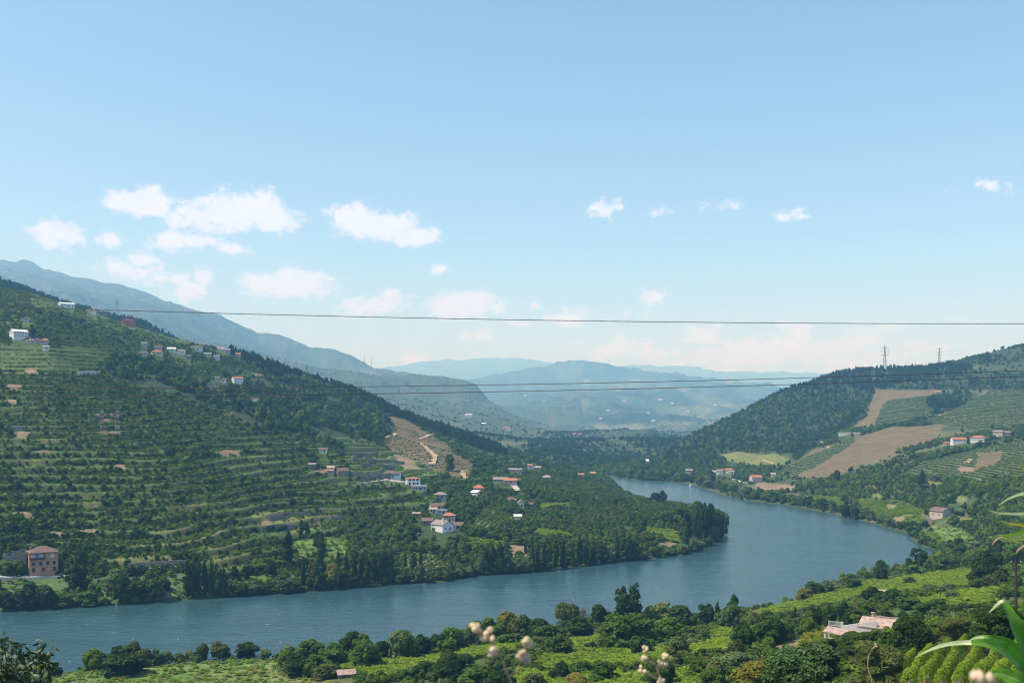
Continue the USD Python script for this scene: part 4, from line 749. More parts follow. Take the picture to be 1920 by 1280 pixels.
# ------------------------------------------------------------------ foliage
def leaf_look(name, dark, light, trans=.3, spec=.08, big=.03):
    N = {'g': ('geometry', {}), 'o': ('object_info', {}), 'n1': ('noise_texture', {'scale': big, 'detail': 2.0}), 'n2': ('noise_texture', {'scale': .9, 'detail': 2.0}), 'i': ('geometry', {}),
         'a': ('math', {'math_type': 'multiply_add', 'value2': .55}), 'b': ('math', {'math_type': 'multiply_add', 'value2': .35}), 'c': ('math', {'math_type': 'multiply_add', 'value2': .35, 'value3': -.12}),
         'r': ('rgb_ramp', {'ramp': [(.18, dark), (.82, light)]}), 'p': ('principled_bsdf', {'roughness': .6, 'specular_ior_level': spec}), 't': ('translucent_bsdf', {}),
         'tc': ('vector_math', {'math_type': 'multiply', 'vector2': (1.25, 1.35, .6)}), 'm': ('mix_closure', {'fac': trans})}
    Lk = [('g.position', 'n1.vector'), ('g.position', 'n2.vector'), ('n1.fac', 'a.value1'), ('o.random', 'c.value1'), ('c.value', 'b.value3'), ('n2.fac', 'b.value1'), ('b.value', 'a.value3'), ('a.value', 'r.fac'),
          ('r.color', 'p.base_color'), ('r.color', 'tc.vector1'), ('tc.vector', 't.color'), ('p.BSDF', 'm.closure1'), ('t.BSDF', 'm.closure2')]
    usdkit.material(stage, LK + name, N, Lk, surface='m.closure')
leaf_look('leaf_dark', (.020, .046, .009), (.064, .122, .02), .27)
leaf_look('leaf_mid', (.042, .085, .012), (.118, .20, .026), .32)
leaf_look('leaf_lime', (.08, .14, .013), (.19, .28, .028), .36)
leaf_look('leaf_canopy', (.125, .20, .015), (.25, .335, .032), .4)
leaf_look('leaf_olive', (.07, .095, .024), (.15, .185, .048), .3)
leaf_look('leaf_sage', (.075, .125, .042), (.175, .24, .085), .3)
leaf_look('leaf_gold', (.13, .13, .018), (.25, .24, .045), .3)
leaf_look('leaf_pale', (.13, .165, .04), (.24, .28, .075), .3)
leaf_look('leaf_pine', (.016, .036, .012), (.046, .086, .022), .18)
leaf_look('leaf_poplar', (.022, .048, .011), (.07, .13, .028), .28)
leaf_look('leaf_citrus', (.018, .046, .007), (.06, .125, .016), .22, .45)
leaf_look('leaf_yellow', (.18, .19, .02), (.31, .29, .045), .35)
leaf_look('leaf_dead', (.09, .07, .05), (.16, .125, .085), .15)
plain('bark', (.085, .065, .048)); plain('bark_pale', (.2, .17, .13))

def rand_dirs(n, r):
    d = r.normal(size=(n, 3)); return d / np.linalg.norm(d, axis=1, keepdims=True)
def leaf_cards(p, nrm, size, r, aspect=1.6):
    """small bent leaf sprays: two triangles each, folded along the middle"""
    n = len(p); t = np.cross(nrm, rand_dirs(n, r)); t /= np.linalg.norm(t, axis=1, keepdims=True) + 1e-9; b = np.cross(nrm, t)
    s = (size * r.uniform(.6, 1.35, n))[:, None]
    v = np.stack([p - t * s * aspect / 2, p + b * s * .5 + nrm * s * .14, p + t * s * aspect / 2, p - b * s * .5 + nrm * s * .14], 1).reshape(-1, 3)
    i = np.arange(n)[:, None] * 4
    return v, np.vstack([i + [0, 3, 2], i + [0, 2, 1]])
def crown(lobes, n, size, seed, core=True, up=.25, inner=.72, aspect=1.6):
    r = np.random.default_rng(seed); lobes = np.array(lobes, float)
    w = (lobes[:, 3:].prod(1)) ** (2 / 3); k = r.choice(len(lobes), n * 2, p=w / w.sum())
    d = rand_dirs(n * 2, r); d[:, 2] = np.where(d[:, 2] < -.6, -d[:, 2], d[:, 2])
    p = lobes[k, :3] + d * lobes[k, 3:] * r.uniform(inner, 1.06, (n * 2, 1)) ** .8
    ok = np.ones(n * 2, bool)
    for l in lobes: ok &= (((p - l[:3]) / l[3:]) ** 2).sum(1) > .42
    p, d = p[ok][:n], d[ok][:n]
    nrm = d / lobes[k[ok][:n], 3:] * lobes[k[ok][:n], 3:].mean(1, keepdims=True); nrm /= np.linalg.norm(nrm, axis=1, keepdims=True)
    nrm = nrm + r.normal(size=nrm.shape) * .6 + [0, 0, up]; nrm /= np.linalg.norm(nrm, axis=1, keepdims=True)
    v, f = leaf_cards(p, nrm, size, r, aspect)
    if core:
        vs, fs, at_ = [v], [f], len(v)
        for l in lobes:
            m = trimesh.creation.icosphere(subdivisions=1); q = m.vertices * (1 + .3 * (meshkit.noise(m.vertices * 2.1 + seed + l[:3] * 9, seed)[:, None] - .5)) * l[3:] * .68 + l[:3]
            vs.append(q); fs.append(m.faces + at_); at_ += len(q)
        v, f = np.vstack(vs), np.vstack(fs)
    return v, f
def round_lobes(seed, k=8, lo=.2, squash=1.0):
    r = np.random.default_rng(seed); lean = r.normal(size=2) * .05; out = [(lean[0], lean[1], lo + (1 - lo) * .44, .30, .28, (1 - lo) * .38)]
    skew = r.uniform(0, 2 * np.pi)
    for _ in range(k):
        a, h = r.uniform(0, 2 * np.pi), r.uniform(.0, 1) ** 1.1; side = 1 + .22 * math.cos(a - skew); rad = .29 * math.sqrt(max(.10, 1 - (1.55 * (h - .38)) ** 2)) * r.uniform(.65, 1.3) * side; s = r.uniform(.085, .2)
        out.append((rad * math.cos(a), rad * math.sin(a), lo + (1 - lo) * (.14 + .74 * h) * (.93 + .14 * (side - .78)), s, s, s * r.uniform(.65, 1.0) * (1 - lo)))
    return out
def tall_lobes(seed, k=9, lo=.06, w=.34):
    r = np.random.default_rng(seed); out = []
    for j in range(k):
        h = (j + .5) / k; s = w * math.sin(math.pi * min(.97, .16 + .8 * h)) ** .75 * r.uniform(.75, 1.05)
        out.append((r.normal() * .09, r.normal() * .09, lo + (1 - lo) * h * .94, s, s, .62 / k + .03))
    return out
def cone_lobes(seed, k=7, lo=.15):
    r = np.random.default_rng(seed)
    return [(r.normal() * .03, r.normal() * .03, lo + (1 - lo) * (j + .5) / k * .95, .46 * (1 - .86 * (j / k) ** 1.1) + .02, .46 * (1 - .86 * (j / k) ** 1.1) + .02, .55 / k) for j in range(k)]
def trunk_mesh(seed, h=.55, r0=.032, limbs=4, spread=.28):
    r = np.random.default_rng(seed); ms = [tube([(0, 0, -.06), (r.normal() * .012, r.normal() * .012, h * .4), (r.normal() * .02, r.normal() * .02, h)], [r0 * 1.25, r0 * .85, r0 * .45], 6)]
    for k in range(limbs):
        a = k * 2.4 + r.uniform(0, 1); z0 = h * r.uniform(.35, .75); e = spread * r.uniform(.7, 1.1)
        ms.append(tube([(0, 0, z0), (math.cos(a) * e * .5, math.sin(a) * e * .5, z0 + .12), (math.cos(a) * e, math.sin(a) * e, z0 + .3)], [r0 * .5, r0 * .36, r0 * .15], 5))
    return cat_(ms)
# kinds of tree: one class each, trunk and crown for one metre of width and height
stage.CreateClassPrim('/World/TreeKinds')
KINDS = {}
def tree_kind(kind, lobes, n, size, look, seed, trunk=None, bark='bark', **kw):
    root = UsdGeom.Xform.Define(stage, f'/World/TreeKinds/{kind}_{seed}')
    usdkit.mesh(stage, f'{root.GetPath()}/trunk', trunk if trunk is not None else trunk_mesh(seed), LK + bark, smooth=60)
    usdkit.mesh(stage, f'{root.GetPath()}/crown', crown(lobes, n, size, seed, **kw), LK + look)
    KINDS.setdefault(kind, []).append(str(root.GetPath()))
for k, look in (('dark', 'leaf_dark'), ('mid', 'leaf_mid'), ('olive', 'leaf_olive'), ('sage', 'leaf_sage'), ('lime', 'leaf_lime'), ('gold', 'leaf_gold'), ('pale', 'leaf_pale')):
    for s in (1, 2, 3) if k in ('dark', 'mid', 'sage') else (1, 2):
        tree_kind(k, round_lobes(10 * s + len(look), 19 + s, -.06 + .02 * s), 1700, .085, look, s)
for s in (1, 2, 3): tree_kind('poplar', tall_lobes(s + 40, 11), 1200, .075, 'leaf_poplar', s, trunk_mesh(s, .9, .03, 3, .12), up=.6)
for s in (1, 2): tree_kind('feather', [(l[0] * 1.05, l[1] * 1.05, l[2], l[3] * .62, l[4] * .62, l[5] * .7) for l in round_lobes(s + 70, 16, .12)], 1500, .06, 'leaf_dark', s, trunk_mesh(s + 5, .75, .03, 7, .34), core=False)
for s in (1, 2): tree_kind('ragged', [(l[0] + .16 * math.sin(3.1 * k + s), l[1] + .12 * math.cos(2.3 * k), l[2], l[3] * .72, l[4] * .72, l[5] * .9) for k, l in enumerate(tall_lobes(s + 140, 13, .03, .46))], 1500, .085, 'leaf_poplar', s, trunk_mesh(s + 3, .95, .03, 6, .22), core=False, up=.5)
tree_kind('cypress', tall_lobes(77, 9, .02, .42), 700, .1, 'leaf_pine', 1, up=.7)
tree_kind('dead', [(l[0], l[1], l[2], l[3] * .6, l[4] * .6, l[5] * .6) for l in round_lobes(81, 12, .2)], 260, .045, 'leaf_dead', 1, trunk_mesh(3, .9, .028, 12, .4), 'bark_pale', core=False)
wl = [(.28 * math.cos(a), .28 * math.sin(a), .62 - .1 * (i % 2), .16, .16, .3) for i, a in enumerate(np.arange(7) * .9)] + [(0, 0, .78, .28, .28, .2)]
tree_kind('weep', wl, 1300, .055, 'leaf_olive', 1, trunk_mesh(9, .7, .04, 5), up=-.3, aspect=2.4)
tree_kind('bigleaf', round_lobes(91, 18, .04), 9000, .034, 'leaf_citrus', 1, trunk_mesh(11, .6, .03, 8))
tree_kind('bigdark', round_lobes(93, 16, .08), 6500, .038, 'leaf_dark', 1, trunk_mesh(12, .7, .03, 8, .34))
tree_kind('bigmid', round_lobes(94, 16, .05), 6500, .038, 'leaf_mid', 1, trunk_mesh(13, .7, .03, 8, .34))
tree_kind('bigolive', [(l[0], l[1], l[2], l[3] * .8, l[4] * .8, l[5] * .85) for l in round_lobes(95, 22, .12)], 9000, .026, 'leaf_olive', 1, trunk_mesh(14, .75, .035, 9, .36), core=True, aspect=2.6)
tree_kind('bigyellow', round_lobes(97, 18, .03), 6500, .036, 'leaf_gold', 1, trunk_mesh(15, .5, .03, 9, .36))
def tree(kind, name, label, cat, base, w, h, group, seed):
    x = UsdGeom.Xform.Define(stage, numbered('/World/' + name)); paths = KINDS[kind]
    x.AddTranslateOp().Set(Gf.Vec3d(*[float(v) for v in base])); x.AddRotateZOp().Set(float((seed * 137.5) % 360)); x.AddScaleOp().Set(Gf.Vec3f(float(w), float(w), float(h)))
    x.GetPrim().GetReferences().AddInternalReference(paths[seed % len(paths)]); x.GetPrim().SetInstanceable(True)
    return tag(x, label, cat, group)

# ------------------------------------------------------------------ scattered growth that nobody could count
dU = np.gradient(us)[None, :]; dY = np.gradient(Ys)[:, None]; AREA = dU * YY * dY
CLEAR = np.ones(XX.shape)                              # the plots right in front of and under each house stay open
for bx, by, w_ in YARDS:
    m = (np.abs(XX - bx * YY / by) < w_ * .56) & (YY > by - 34) & (YY < by + 5); CLEAR[m] = 0
def sow(density, seed, jitter=1.0):
    r = np.random.default_rng(seed); lam = density * AREA * seen * CLEAR * ~inside * (np.abs(UU) < .6)
    n = r.poisson(np.clip(lam, 0, 40)); k = np.repeat(np.arange(n.size), n.ravel())
    i, j = k // XX.shape[1], k % XX.shape[1]
    u = us[j] + (r.random(len(k)) - .5) * dU[0, j] * jitter; Y = Ys[i] + (r.random(len(k)) - .5) * dY[i, 0] * jitter
    x = u * Y; return np.stack([x, Y, height(x, Y)], 1), i, j, r
def instancer(name, label, cat, pos, scale, protos, pick, r, kind='stuff'):
    pi = UsdGeom.PointInstancer.Define(stage, numbered('/World/' + name)); tag(pi, label, cat, kind=kind)
    for k, (mesh, look) in enumerate(protos):
        m = usdkit.mesh(stage, f'{pi.GetPath()}/{"crown" if k == 0 else f"crown_{k:03d}"}', mesh, LK + look); pi.GetPrototypesRel().AddTarget(m.GetPath())
    n = len(pos); a = r.uniform(0, np.pi, n)
    pi.CreatePositionsAttr(Vt.Vec3fArray.FromNumpy(pos.astype(np.float32))); pi.CreateScalesAttr(Vt.Vec3fArray.FromNumpy(scale.astype(np.float32)))
    pi.CreateProtoIndicesAttr(Vt.IntArray.FromNumpy(pick.astype(np.int32)))
    q = np.zeros((n, 4), np.float16); q[:, 2] = np.sin(a); q[:, 3] = np.cos(a)
    pi.CreateOrientationsAttr(Vt.QuathArray.FromNumpy(q)); return pi
def bush(seed, n=110, size=.17, k=4, lo=0.0): return crown(round_lobes(seed, k, lo), n, size, seed)
def tuft(seed, n=60, size=.3):
    r = np.random.default_rng(seed); p = np.stack([r.uniform(-.5, .5, n), r.uniform(-.5, .5, n), r.uniform(.0, 1, n)], 1)
    nr = r.normal(size=(n, 3)) * .5 + [0, 0, .8]; nr /= np.linalg.norm(nr, axis=1, keepdims=True)
    return leaf_cards(p, nr, size, r)
def sizes(r, n, w0, w1, h0, h1):
    t = r.random(n) ** 1.4; w = w0 + (w1 - w0) * t; h = (h0 + (h1 - h0) * t) * r.uniform(.85, 1.15, n); return np.stack([w, w, h], 1)
patch = meshkit.fbm(P3 / 150, 3, 61); patch2 = meshkit.fbm(P3 / 45, 3, 62)
low_green = [(bush(1), 'leaf_mid'), (bush(2), 'leaf_dark'), (bush(3), 'leaf_mid'), (bush(4), 'leaf_lime'), (bush(5), 'leaf_dark'), (bush(6), 'leaf_olive')]
# terrace hedges and orchard trees of the left hillside
T = is_('orchard', 'grassy') & left_bank
edge = np.exp(-((fr - .64) / .085) ** 2)
thick = np.clip((patch - .30) * 5, .3, 1.3)
den = np.where(T, (.03 * np.clip(patch2 * 5 - 1.7, .1, 2.6) + 1.9 * edge * np.where(zfin < 75 + 60 * (patch - .5), np.clip(patch2 * 4 - .9, .5, 1.1), np.clip(patch2 * 3 - .6, .3, 1.1))) * thick * np.where(is_('grassy'), .2, 1), 0) * np.interp(YY, [450, 900, 1500], [1, .75, .5])
pos, i, j, r = sow(den, 101)
pk = np.where(r.random(len(pos)) < .35 + .35 * (patch2[i, j] > .5) + .3 * (edge[i, j] > .5) * (zfin[i, j] < 75), r.choice([1, 4, 0, 4], len(pos)), r.choice([0, 2, 3, 5, 0], len(pos)))
sc = sizes(r, len(pos), 1.7, 3.7, 1.5, 3.4); sc[r.random(len(pos)) < .04] *= 1.8
instancer('hillside_orchard', 'mixed orchard trees and hedges lining the terraces of the left hillside', 'orchard', pos, sc, low_green, pk, r)
# grassy strips and vines between the hedges
den = np.where(is_('orchard', 'grassy', 'terr_green') & left_bank & (YY < 1250), .62 * (fr < .5) * np.clip((patch2 - .3) * 3, .1, 1), 0) * np.where(is_('terr_green'), 1.1, .9)
pos, i, j, r = sow(den, 102)
instancer('terrace_vines', 'low pale green vines and grass tussocks on the terrace strips', 'vines', pos, sizes(r, len(pos), .9, 2.6, .7, 1.9), [(bush(11, 40, .3, 2), 'leaf_lime'), (bush(12, 40, .3, 2), 'leaf_mid'), (bush(13, 40, .3, 2), 'leaf_canopy')], np.where(patch[i, j] + .12 * r.normal(size=len(pos)) > .5, r.choice([1, 1, 0], len(pos)), r.choice([0, 1, 1, 2], len(pos))), r)
# woods
wood = [(bush(21, 130, .16, 6), 'leaf_dark'), (bush(22, 130, .16, 6), 'leaf_dark'), (bush(23, 130, .16, 6), 'leaf_pine'), (bush(24, 130, .16, 6), 'leaf_mid'), (crown(cone_lobes(3), 130, .2, 31), 'leaf_pine'), (crown(tall_lobes(4, 6, .1, .36), 120, .2, 32), 'leaf_pine'), (bush(25, 130, .16, 6), 'leaf_lime')]
den = np.where(is_('forest', 'forest_mid', 'pines'), .026 * np.where(is_('forest_mid'), np.clip((patch2 - .36) * 6, .12, 1.0), 1) * np.interp(YY, [700, 2200], [1.2, .8]) * np.clip((patch2 - .2) * 3, .4, 1.2), 0)
pos, i, j, r = sow(den, 103)
pine = is_('pines')[i, j] | (is_('forest')[i, j] & (patch[i, j] + .004 * (zfin[i, j] - 90) > .52))
pk = np.where(pine, r.choice([2, 4, 5, 5, 4, 0], len(pos)), r.choice([0, 1, 3, 1, 3, 0, 0, 1, 3, 6], len(pos)))
sc = sizes(r, len(pos), 3.6, 8.5, 4, 9); sc[pine] *= [.72, .72, 1.15]
instancer('forest', 'dense dark pine and oak wood covering the ridges of both hillsides', 'forest', pos, sc, wood, pk, r)
# the flats of the peninsula
den = np.where(is_('grove'), .075 * np.clip((patch2 - .22) * 3.5, .25, 1.2), 0); pos, i, j, r = sow(den, 104)
instancer('orchard_grove', 'close-set dark green orchard trees covering the flat river peninsula', 'orchard', pos, sizes(r, len(pos), 4, 7, 3.2, 5.5), low_green, r.choice([0, 1, 2, 4, 1, 0, 5], len(pos)), r)
# scrub on the right bank
den = np.where(is_('scrub'), .13 * np.clip((patch - .38) * 6, .06, 1.2) * np.clip((patch2 - .25) * 3.2, .2, 1.3), 0) * np.interp(YY, [500, 1000, 1900], [1.25, .8, .5]); pos, i, j, r = sow(den, 105)
sc = sizes(r, len(pos), 2.4, 6.5, 2.0, 6.0)
instancer('scrub', 'dark scrub and small trees on the lower slope of the right bank', 'scrub', pos, sc, low_green, r.choice([1, 4, 1, 0, 2, 5, 3], len(pos)), r)
# vine rows along the contours
den = np.where(is_('vine_green', 'vine_rows') | (is_('vine_brown') & (YY < 1600) & left_bank & (patch2 > .45)), np.where(is_('vine_rows'), .75, np.where(is_('vine_brown'), .12, .42)), 0); pos, i, j, r = sow(den, 106)
vr = resample(vphase, us, Ls, pos[:, 0] / pos[:, 1], np.log(pos[:, 1])); rowy = is_('vine_rows')[i, j]; vr = np.where(rowy, (pos[:, 0] * .95 - pos[:, 1] * .27) / 3.2, vr); vr = vr - np.floor(vr)
ok = np.abs(vr - .24) < np.where(rowy, .17, .2); pos, i, j = pos[ok], i[ok], j[ok]
instancer('vine_rows', 'rows of green vines following the slope of the far vineyards', 'vines', pos, sizes(r, len(pos), 1.0, 2.0, .8, 1.5), [(bush(11, 40, .3, 2), 'leaf_mid'), (bush(12, 40, .3, 2), 'leaf_lime')], r.integers(0, 2, len(pos)), r)
# isolated trees and far woods on the mountains
den = np.where(is_('mountain'), .0008 * np.clip((patch - .4) * 7 + np.clip((.10 - zfin / YY) * 10, -1, 1.5), .02, 1.6), 0) + np.where(is_('farland'), .007 * np.clip((patch - .35) * 6, .05, 1.5) * np.interp(YY, [1600, 2600, 4000, 6500], [4, 2, .5, 0]), 0)
pos, i, j, r = sow(den, 107)
instancer('mountain_woods', 'scattered trees and woods blue with distance on the far mountains', 'forest', pos, sizes(r, len(pos), 4, 8, 3.4, 6.5), wood, r.integers(0, 6, len(pos)), r)
# vine canopy and weeds of the near bank, the yellow plot, the weedy far bank
can = [(tuft(51), 'leaf_canopy'), (tuft(52), 'leaf_canopy'), (tuft(53), 'leaf_lime')]
den = np.where(is_('canopy'), np.interp(YY, [150, 500, 1000], [.55, .4, .15]), 0); pos, i, j, r = sow(den, 108); pos[:, 2] += .5
instancer('vine_canopy', 'bright yellow-green vine canopy covering the plots of the near bank', 'vines', pos, sizes(r, len(pos), 1.6, 2.8, .7, 1.3), can, r.choice([0, 1, 0, 1, 2], len(pos)), r)
den = np.where(is_('yellow'), .6, 0); pos, i, j, r = sow(den, 109)
instancer('yellow_vines', 'yellowing vines on the sloping plot left of the farmhouse terrace', 'vines', pos, sizes(r, len(pos), 1.0, 1.8, .8, 1.5), [(tuft(54, 50, .26), 'leaf_yellow'), (tuft(55, 50, .26), 'leaf_canopy')], r.choice([0, 0, 1], len(pos)), r)
den = np.where(is_('weedbank', 'meadow'), np.where(is_('meadow'), .16, .22), 0); pos, i, j, r = sow(den, 110)
instancer('meadow_grass', 'rough green grass and weeds on the meadows beside the river', 'grass', pos, sizes(r, len(pos), .9, 2.2, .3, .9), [(tuft(56, 46, .26), 'leaf_canopy'), (tuft(57, 46, .26), 'leaf_lime'), (tuft(58, 46, .26), 'leaf_mid'), (tuft(59, 40, .24), 'leaf_gold')], r.choice([0, 1, 2, 1, 3], len(pos)), r)
den = np.where(is_('nearbank') & (YY > 92), np.interp(YY, [92, 300], [.10, .085]) * np.clip((patch2 - .2) * 4, .4, 1.3), 0); pos, i, j, r = sow(den, 111)
thick_bush = [(bush(61, 420, .1, 7), 'leaf_dark'), (bush(62, 420, .1, 7), 'leaf_mid'), (bush(63, 420, .1, 7), 'leaf_mid'), (bush(64, 420, .1, 7), 'leaf_lime'), (bush(65, 420, .1, 7), 'leaf_olive'), (bush(66, 420, .1, 7), 'leaf_sage')]
instancer('undergrowth', 'tangled green bushes filling the slope of the near bank', 'bushes', pos, sizes(r, len(pos), 1.6, 4.4, 1.2, 3.2), thick_bush, r.choice([0, 1, 2, 1, 3, 4, 3, 5], len(pos)), r)
den = np.where(is_('weedbank'), .035, 0); pos, i, j, r = sow(den, 112)
instancer('bank_bushes', 'low bushes on the weedy slope below the far river road', 'bushes', pos, sizes(r, len(pos), 1.6, 4.2, 1.0, 3.0), low_green, r.integers(0, 6, len(pos)), r)

# ------------------------------------------------------------------ single trees: the near bank
DESC = {'dark': ('rounded dark green tree', 'dark trees'), 'mid': ('rounded mid-green tree', 'mid-green trees'), 'olive': ('dull olive-green bushy tree', 'olive-green trees'), 'sage': ('pale grey-green willow bush', 'grey-green willows'), 'lime': ('bright yellow-green bush', 'yellow-green bushes'), 'gold': ('golden-leaved bushy tree', 'golden trees'), 'pale': ('pale yellowish willow', 'pale yellowish willows'),
        'poplar': ('slender dark poplar', 'poplars'), 'feather': ('loose feathery dark tree', 'feathery trees'), 'ragged': ('tall ragged wind-blown poplar', 'ragged poplars'), 'cypress': ('small black-green cypress', 'cypresses'), 'dead': ('leafless brownish dry tree', 'dry leafless trees'), 'weep': ('drooping olive-green willow', 'drooping willows')}
def ordinal(n):
    return ords[n] if n < 20 else {20: 'twenty-first', 21: 'twenty-second', 22: 'twenty-third', 23: 'twenty-fourth', 24: 'twenty-fifth', 25: 'twenty-sixth', 26: 'twenty-seventh', 27: 'twenty-eighth', 28: 'twenty-ninth', 29: 'thirtieth'}.get(n) or (['thirty', 'forty', 'fifty', 'sixty'][(n + 1) // 10 - 3] + ('' if (n + 1) % 10 == 0 else '-' + ords[(n + 1) % 10 - 1]) if (n + 1) % 10 else {40: 'fortieth', 50: 'fiftieth', 60: 'sixtieth'}[n + 1])
def plant_all(rows, where, group, shore_min=1.5):
    for kind in sorted({r[4] for r in rows}):
        sub = sorted((r for r in rows if r[4] == kind), key=lambda r: r[0]); d, pl = DESC[kind]
        for k, (cx, top, base_, w, _) in enumerate(sub):
            b = ground(cx, base_); s = b[1] / FOCAL
            lab = f'{d}, {ordinal(k)} from left of the {pl} {where}' if len(sub) > 1 else f'{d}, the only one {where}'
            tree(kind, {'cypress': 'cypress_tree', 'poplar': 'poplar_tree', 'ragged': 'poplar_tree', 'sage': 'willow_bush', 'lime': 'bush', 'weep': 'willow_tree', 'pale': 'willow_tree', 'dead': 'dry_tree'}.get(kind, 'tree'), lab, 'bush' if kind in ('sage', 'lime') else 'tree', b, w * s * 1.14, (base_ - top) * s * 1.08, group, k + int(cx) % 7)
near = [(175,1218,1258,48,'lime'),(228,1216,1264,80,'dark'),(250,1209,1245,32,'olive'),(270,1216,1250,40,'olive'),(292,1219,1248,26,'sage'),(315,1221,1246,30,'sage'),(334,1226,1244,24,'sage'),(358,1222,1242,32,'sage'),(380,1209,1240,27,'olive'),(411,1207,1238,39,'olive'),(466,1208,1234,48,'dark'),(499,1216,1236,24,'sage'),(103,1245,1268,24,'dark'),
 (533,1220,1252,30,'lime'),(555,1228,1267,46,'dark'),(545,1211,1240,42,'sage'),(585,1202,1242,50,'mid'),(580,1241,1268,34,'lime'),(594,1228,1260,36,'mid'),(627,1207,1248,52,'mid'),(656,1185,1228,42,'dark'),(682,1190,1228,38,'mid'),(692,1208,1252,58,'mid'),(612,1243,1270,46,'olive'),(625,1221,1247,36,'dark'),(711,1203,1242,38,'dark'),(713,1239,1252,20,'lime'),
 (750,1182,1238,58,'sage'),(767,1194,1240,42,'dark'),(792,1190,1234,42,'dark'),(817,1188,1230,42,'dark'),(850,1178,1224,52,'mid'),(885,1166,1216,46,'sage'),(838,1200,1232,52,'mid'),(800,1240,1268,52,'dark'),(895,1250,1292,70,'mid'),(755,1255,1272,34,'mid'),
 (920,1159,1206,50,'mid'),(952,1148,1197,46,'gold'),(979,1154,1197,42,'olive'),(955,1188,1212,46,'mid'),(1012,1162,1202,46,'dark'),(1024,1172,1204,44,'mid'),(1050,1192,1230,46,'mid'),(1056,1132,1176,32,'weep'),(1071,1134,1174,32,'weep'),(1092,1135,1170,30,'dead'),(1085,1157,1198,62,'dark'),(1126,1134,1172,38,'dark'),(1165,1103,1168,30,'ragged'),(1188,1098,1168,34,'ragged'),(1152,1157,1216,72,'mid'),(1196,1154,1207,62,'mid'),(1216,1137,1166,28,'pale'),(1240,1129,1162,42,'pale'),(1281,1137,1184,52,'dark'),(1250,1159,1192,62,'mid'),(1108,1203,1221,24,'dark'),(1200,1194,1232,46,'dark'),(1271,1194,1237,48,'olive'),(1222,1180,1199,22,'lime'),(1283,1176,1191,20,'lime'),(1292,1174,1193,22,'mid'),(1050,1244,1278,42,'dark'),(1090,1240,1272,46,'mid'),(1133,1241,1285,62,'mid'),(1180,1248,1268,30,'dark'),(935,1255,1302,62,'dark'),(1002,1260,1304,52,'olive'),
 (1327,1133,1178,38,'dark'),(1366,1135,1182,46,'sage'),(1374,1117,1176,28,'poplar'),(1345,1130,1165,13,'poplar'),(1351,1158,1182,26,'mid'),(1300,1174,1187,22,'lime'),(1415,1140,1172,26,'dead'),(1441,1146,1172,36,'mid'),(1466,1147,1170,18,'mid'),(1490,1139,1163,9,'cypress'),(1441,1161,1207,62,'dark'),(1396,1172,1217,48,'dark'),(1441,1195,1216,28,'lime'),(1472,1164,1198,42,'mid'),(1514,1157,1192,32,'lime'),(1534,1139,1178,28,'dark'),(1557,1136,1181,28,'dark'),(1586,1131,1168,32,'dark'),(1508,1102,1127,34,'gold'),(1527,1091,1119,36,'mid'),(1549,1089,1114,30,'sage'),(1574,1097,1108,28,'sage'),(1598,1077,1105,33,'mid'),(1384,1198,1238,34,'olive'),(1372,1224,1256,68,'sage'),(1310,1238,1276,52,'mid'),(1302,1198,1217,42,'sage'),(1340,1240,1285,50,'olive'),
 (1651,1052,1092,28,'dark'),(1681,1071,1087,26,'sage'),(1724,1027,1075,46,'feather'),(1766,1041,1063,22,'dark'),(1795,1010,1050,36,'dark'),(1714,1059,1080,42,'mid'),(1780,1044,1072,52,'mid'),(1706,1082,1098,24,'dark'),(1822,1016,1042,52,'sage'),(1872,1069,1107,44,'olive'),(1640,1102,1136,44,'dark'),(1668,1106,1138,48,'dark'),(1702,1112,1142,46,'mid'),(1735,1128,1152,44,'mid'),(1760,1122,1142,40,'mid'),(1790,1108,1128,36,'sage'),(1830,1085,1112,30,'mid'),(1620,1125,1150,36,'olive'),(1600,1140,1168,34,'dark'),(1900,1018,1056,40,'mid'),(1868,1012,1044,34,'dark')]
plant_all(near, 'on the near bank', 'trees and bushes of the near bank')
def big(kind, label, cx, top, base_, w, Y=None, name='tree'):
    b = ground(cx, base_) if Y is None else np.array([u_of(cx) * Y, Y, float(height(u_of(cx) * Y, Y))])
    s = b[1] / FOCAL; h = b[1] * 0 + (CAM_H - (top - HORIZON) * s) - b[2]
    tree(kind, name, label, 'tree', b, w * s * 1.05, h * 1.03, None, int(cx))
big('bigleaf', 'big glossy-leaved tree in the foreground left of the vine rows', 1515, 1200, 0, 165, 118)
big('bigyellow', 'wide olive-yellow bush filling the foreground beside the glossy tree', 1425, 1238, 0, 120, 138, 'bush')
big('bigolive', 'feathery grey-green olive tree below the farmhouse', 1645, 1196, 0, 132, 108)
big('bigdark', 'dark broad tree hiding the right end of the farmhouse', 1712, 1150, 0, 95, 150)
big('bigmid', 'thick green tree under the farmhouse terrace wall', 1608, 1184, 0, 90, 170)
big('bigolive', 'soft grey-green olive tree right of the farmhouse', 1790, 1152, 0, 84, 150)
big('bigdark', 'tall dark spiky tree at the right edge by the thick pole', 1880, 1128, 0, 110, 125)
big('bigdark', 'dark leafy tree cut off by the right edge of the view', 1938, 1150, 0, 90, 118)
big('bigdark', 'broad dark tree standing over the vine canopy, tallest at left centre', 850, 1220, 1276, 88)
big('bigdark', 'large dark round tree rising beside the upper right vine field', 1850, 1026, 1100, 72)
big('bigmid', 'wide mid-green tree in the lower middle foreground', 1240, 1236, 1300, 74)
big('bigyellow', 'low yellow-green bush at the bottom middle foreground', 1080, 1262, 1300, 66, None, 'bush')
big('bigmid', 'leafy green tree at the bottom just left of the yellow bush', 1332, 1252, 0, 70, 175)

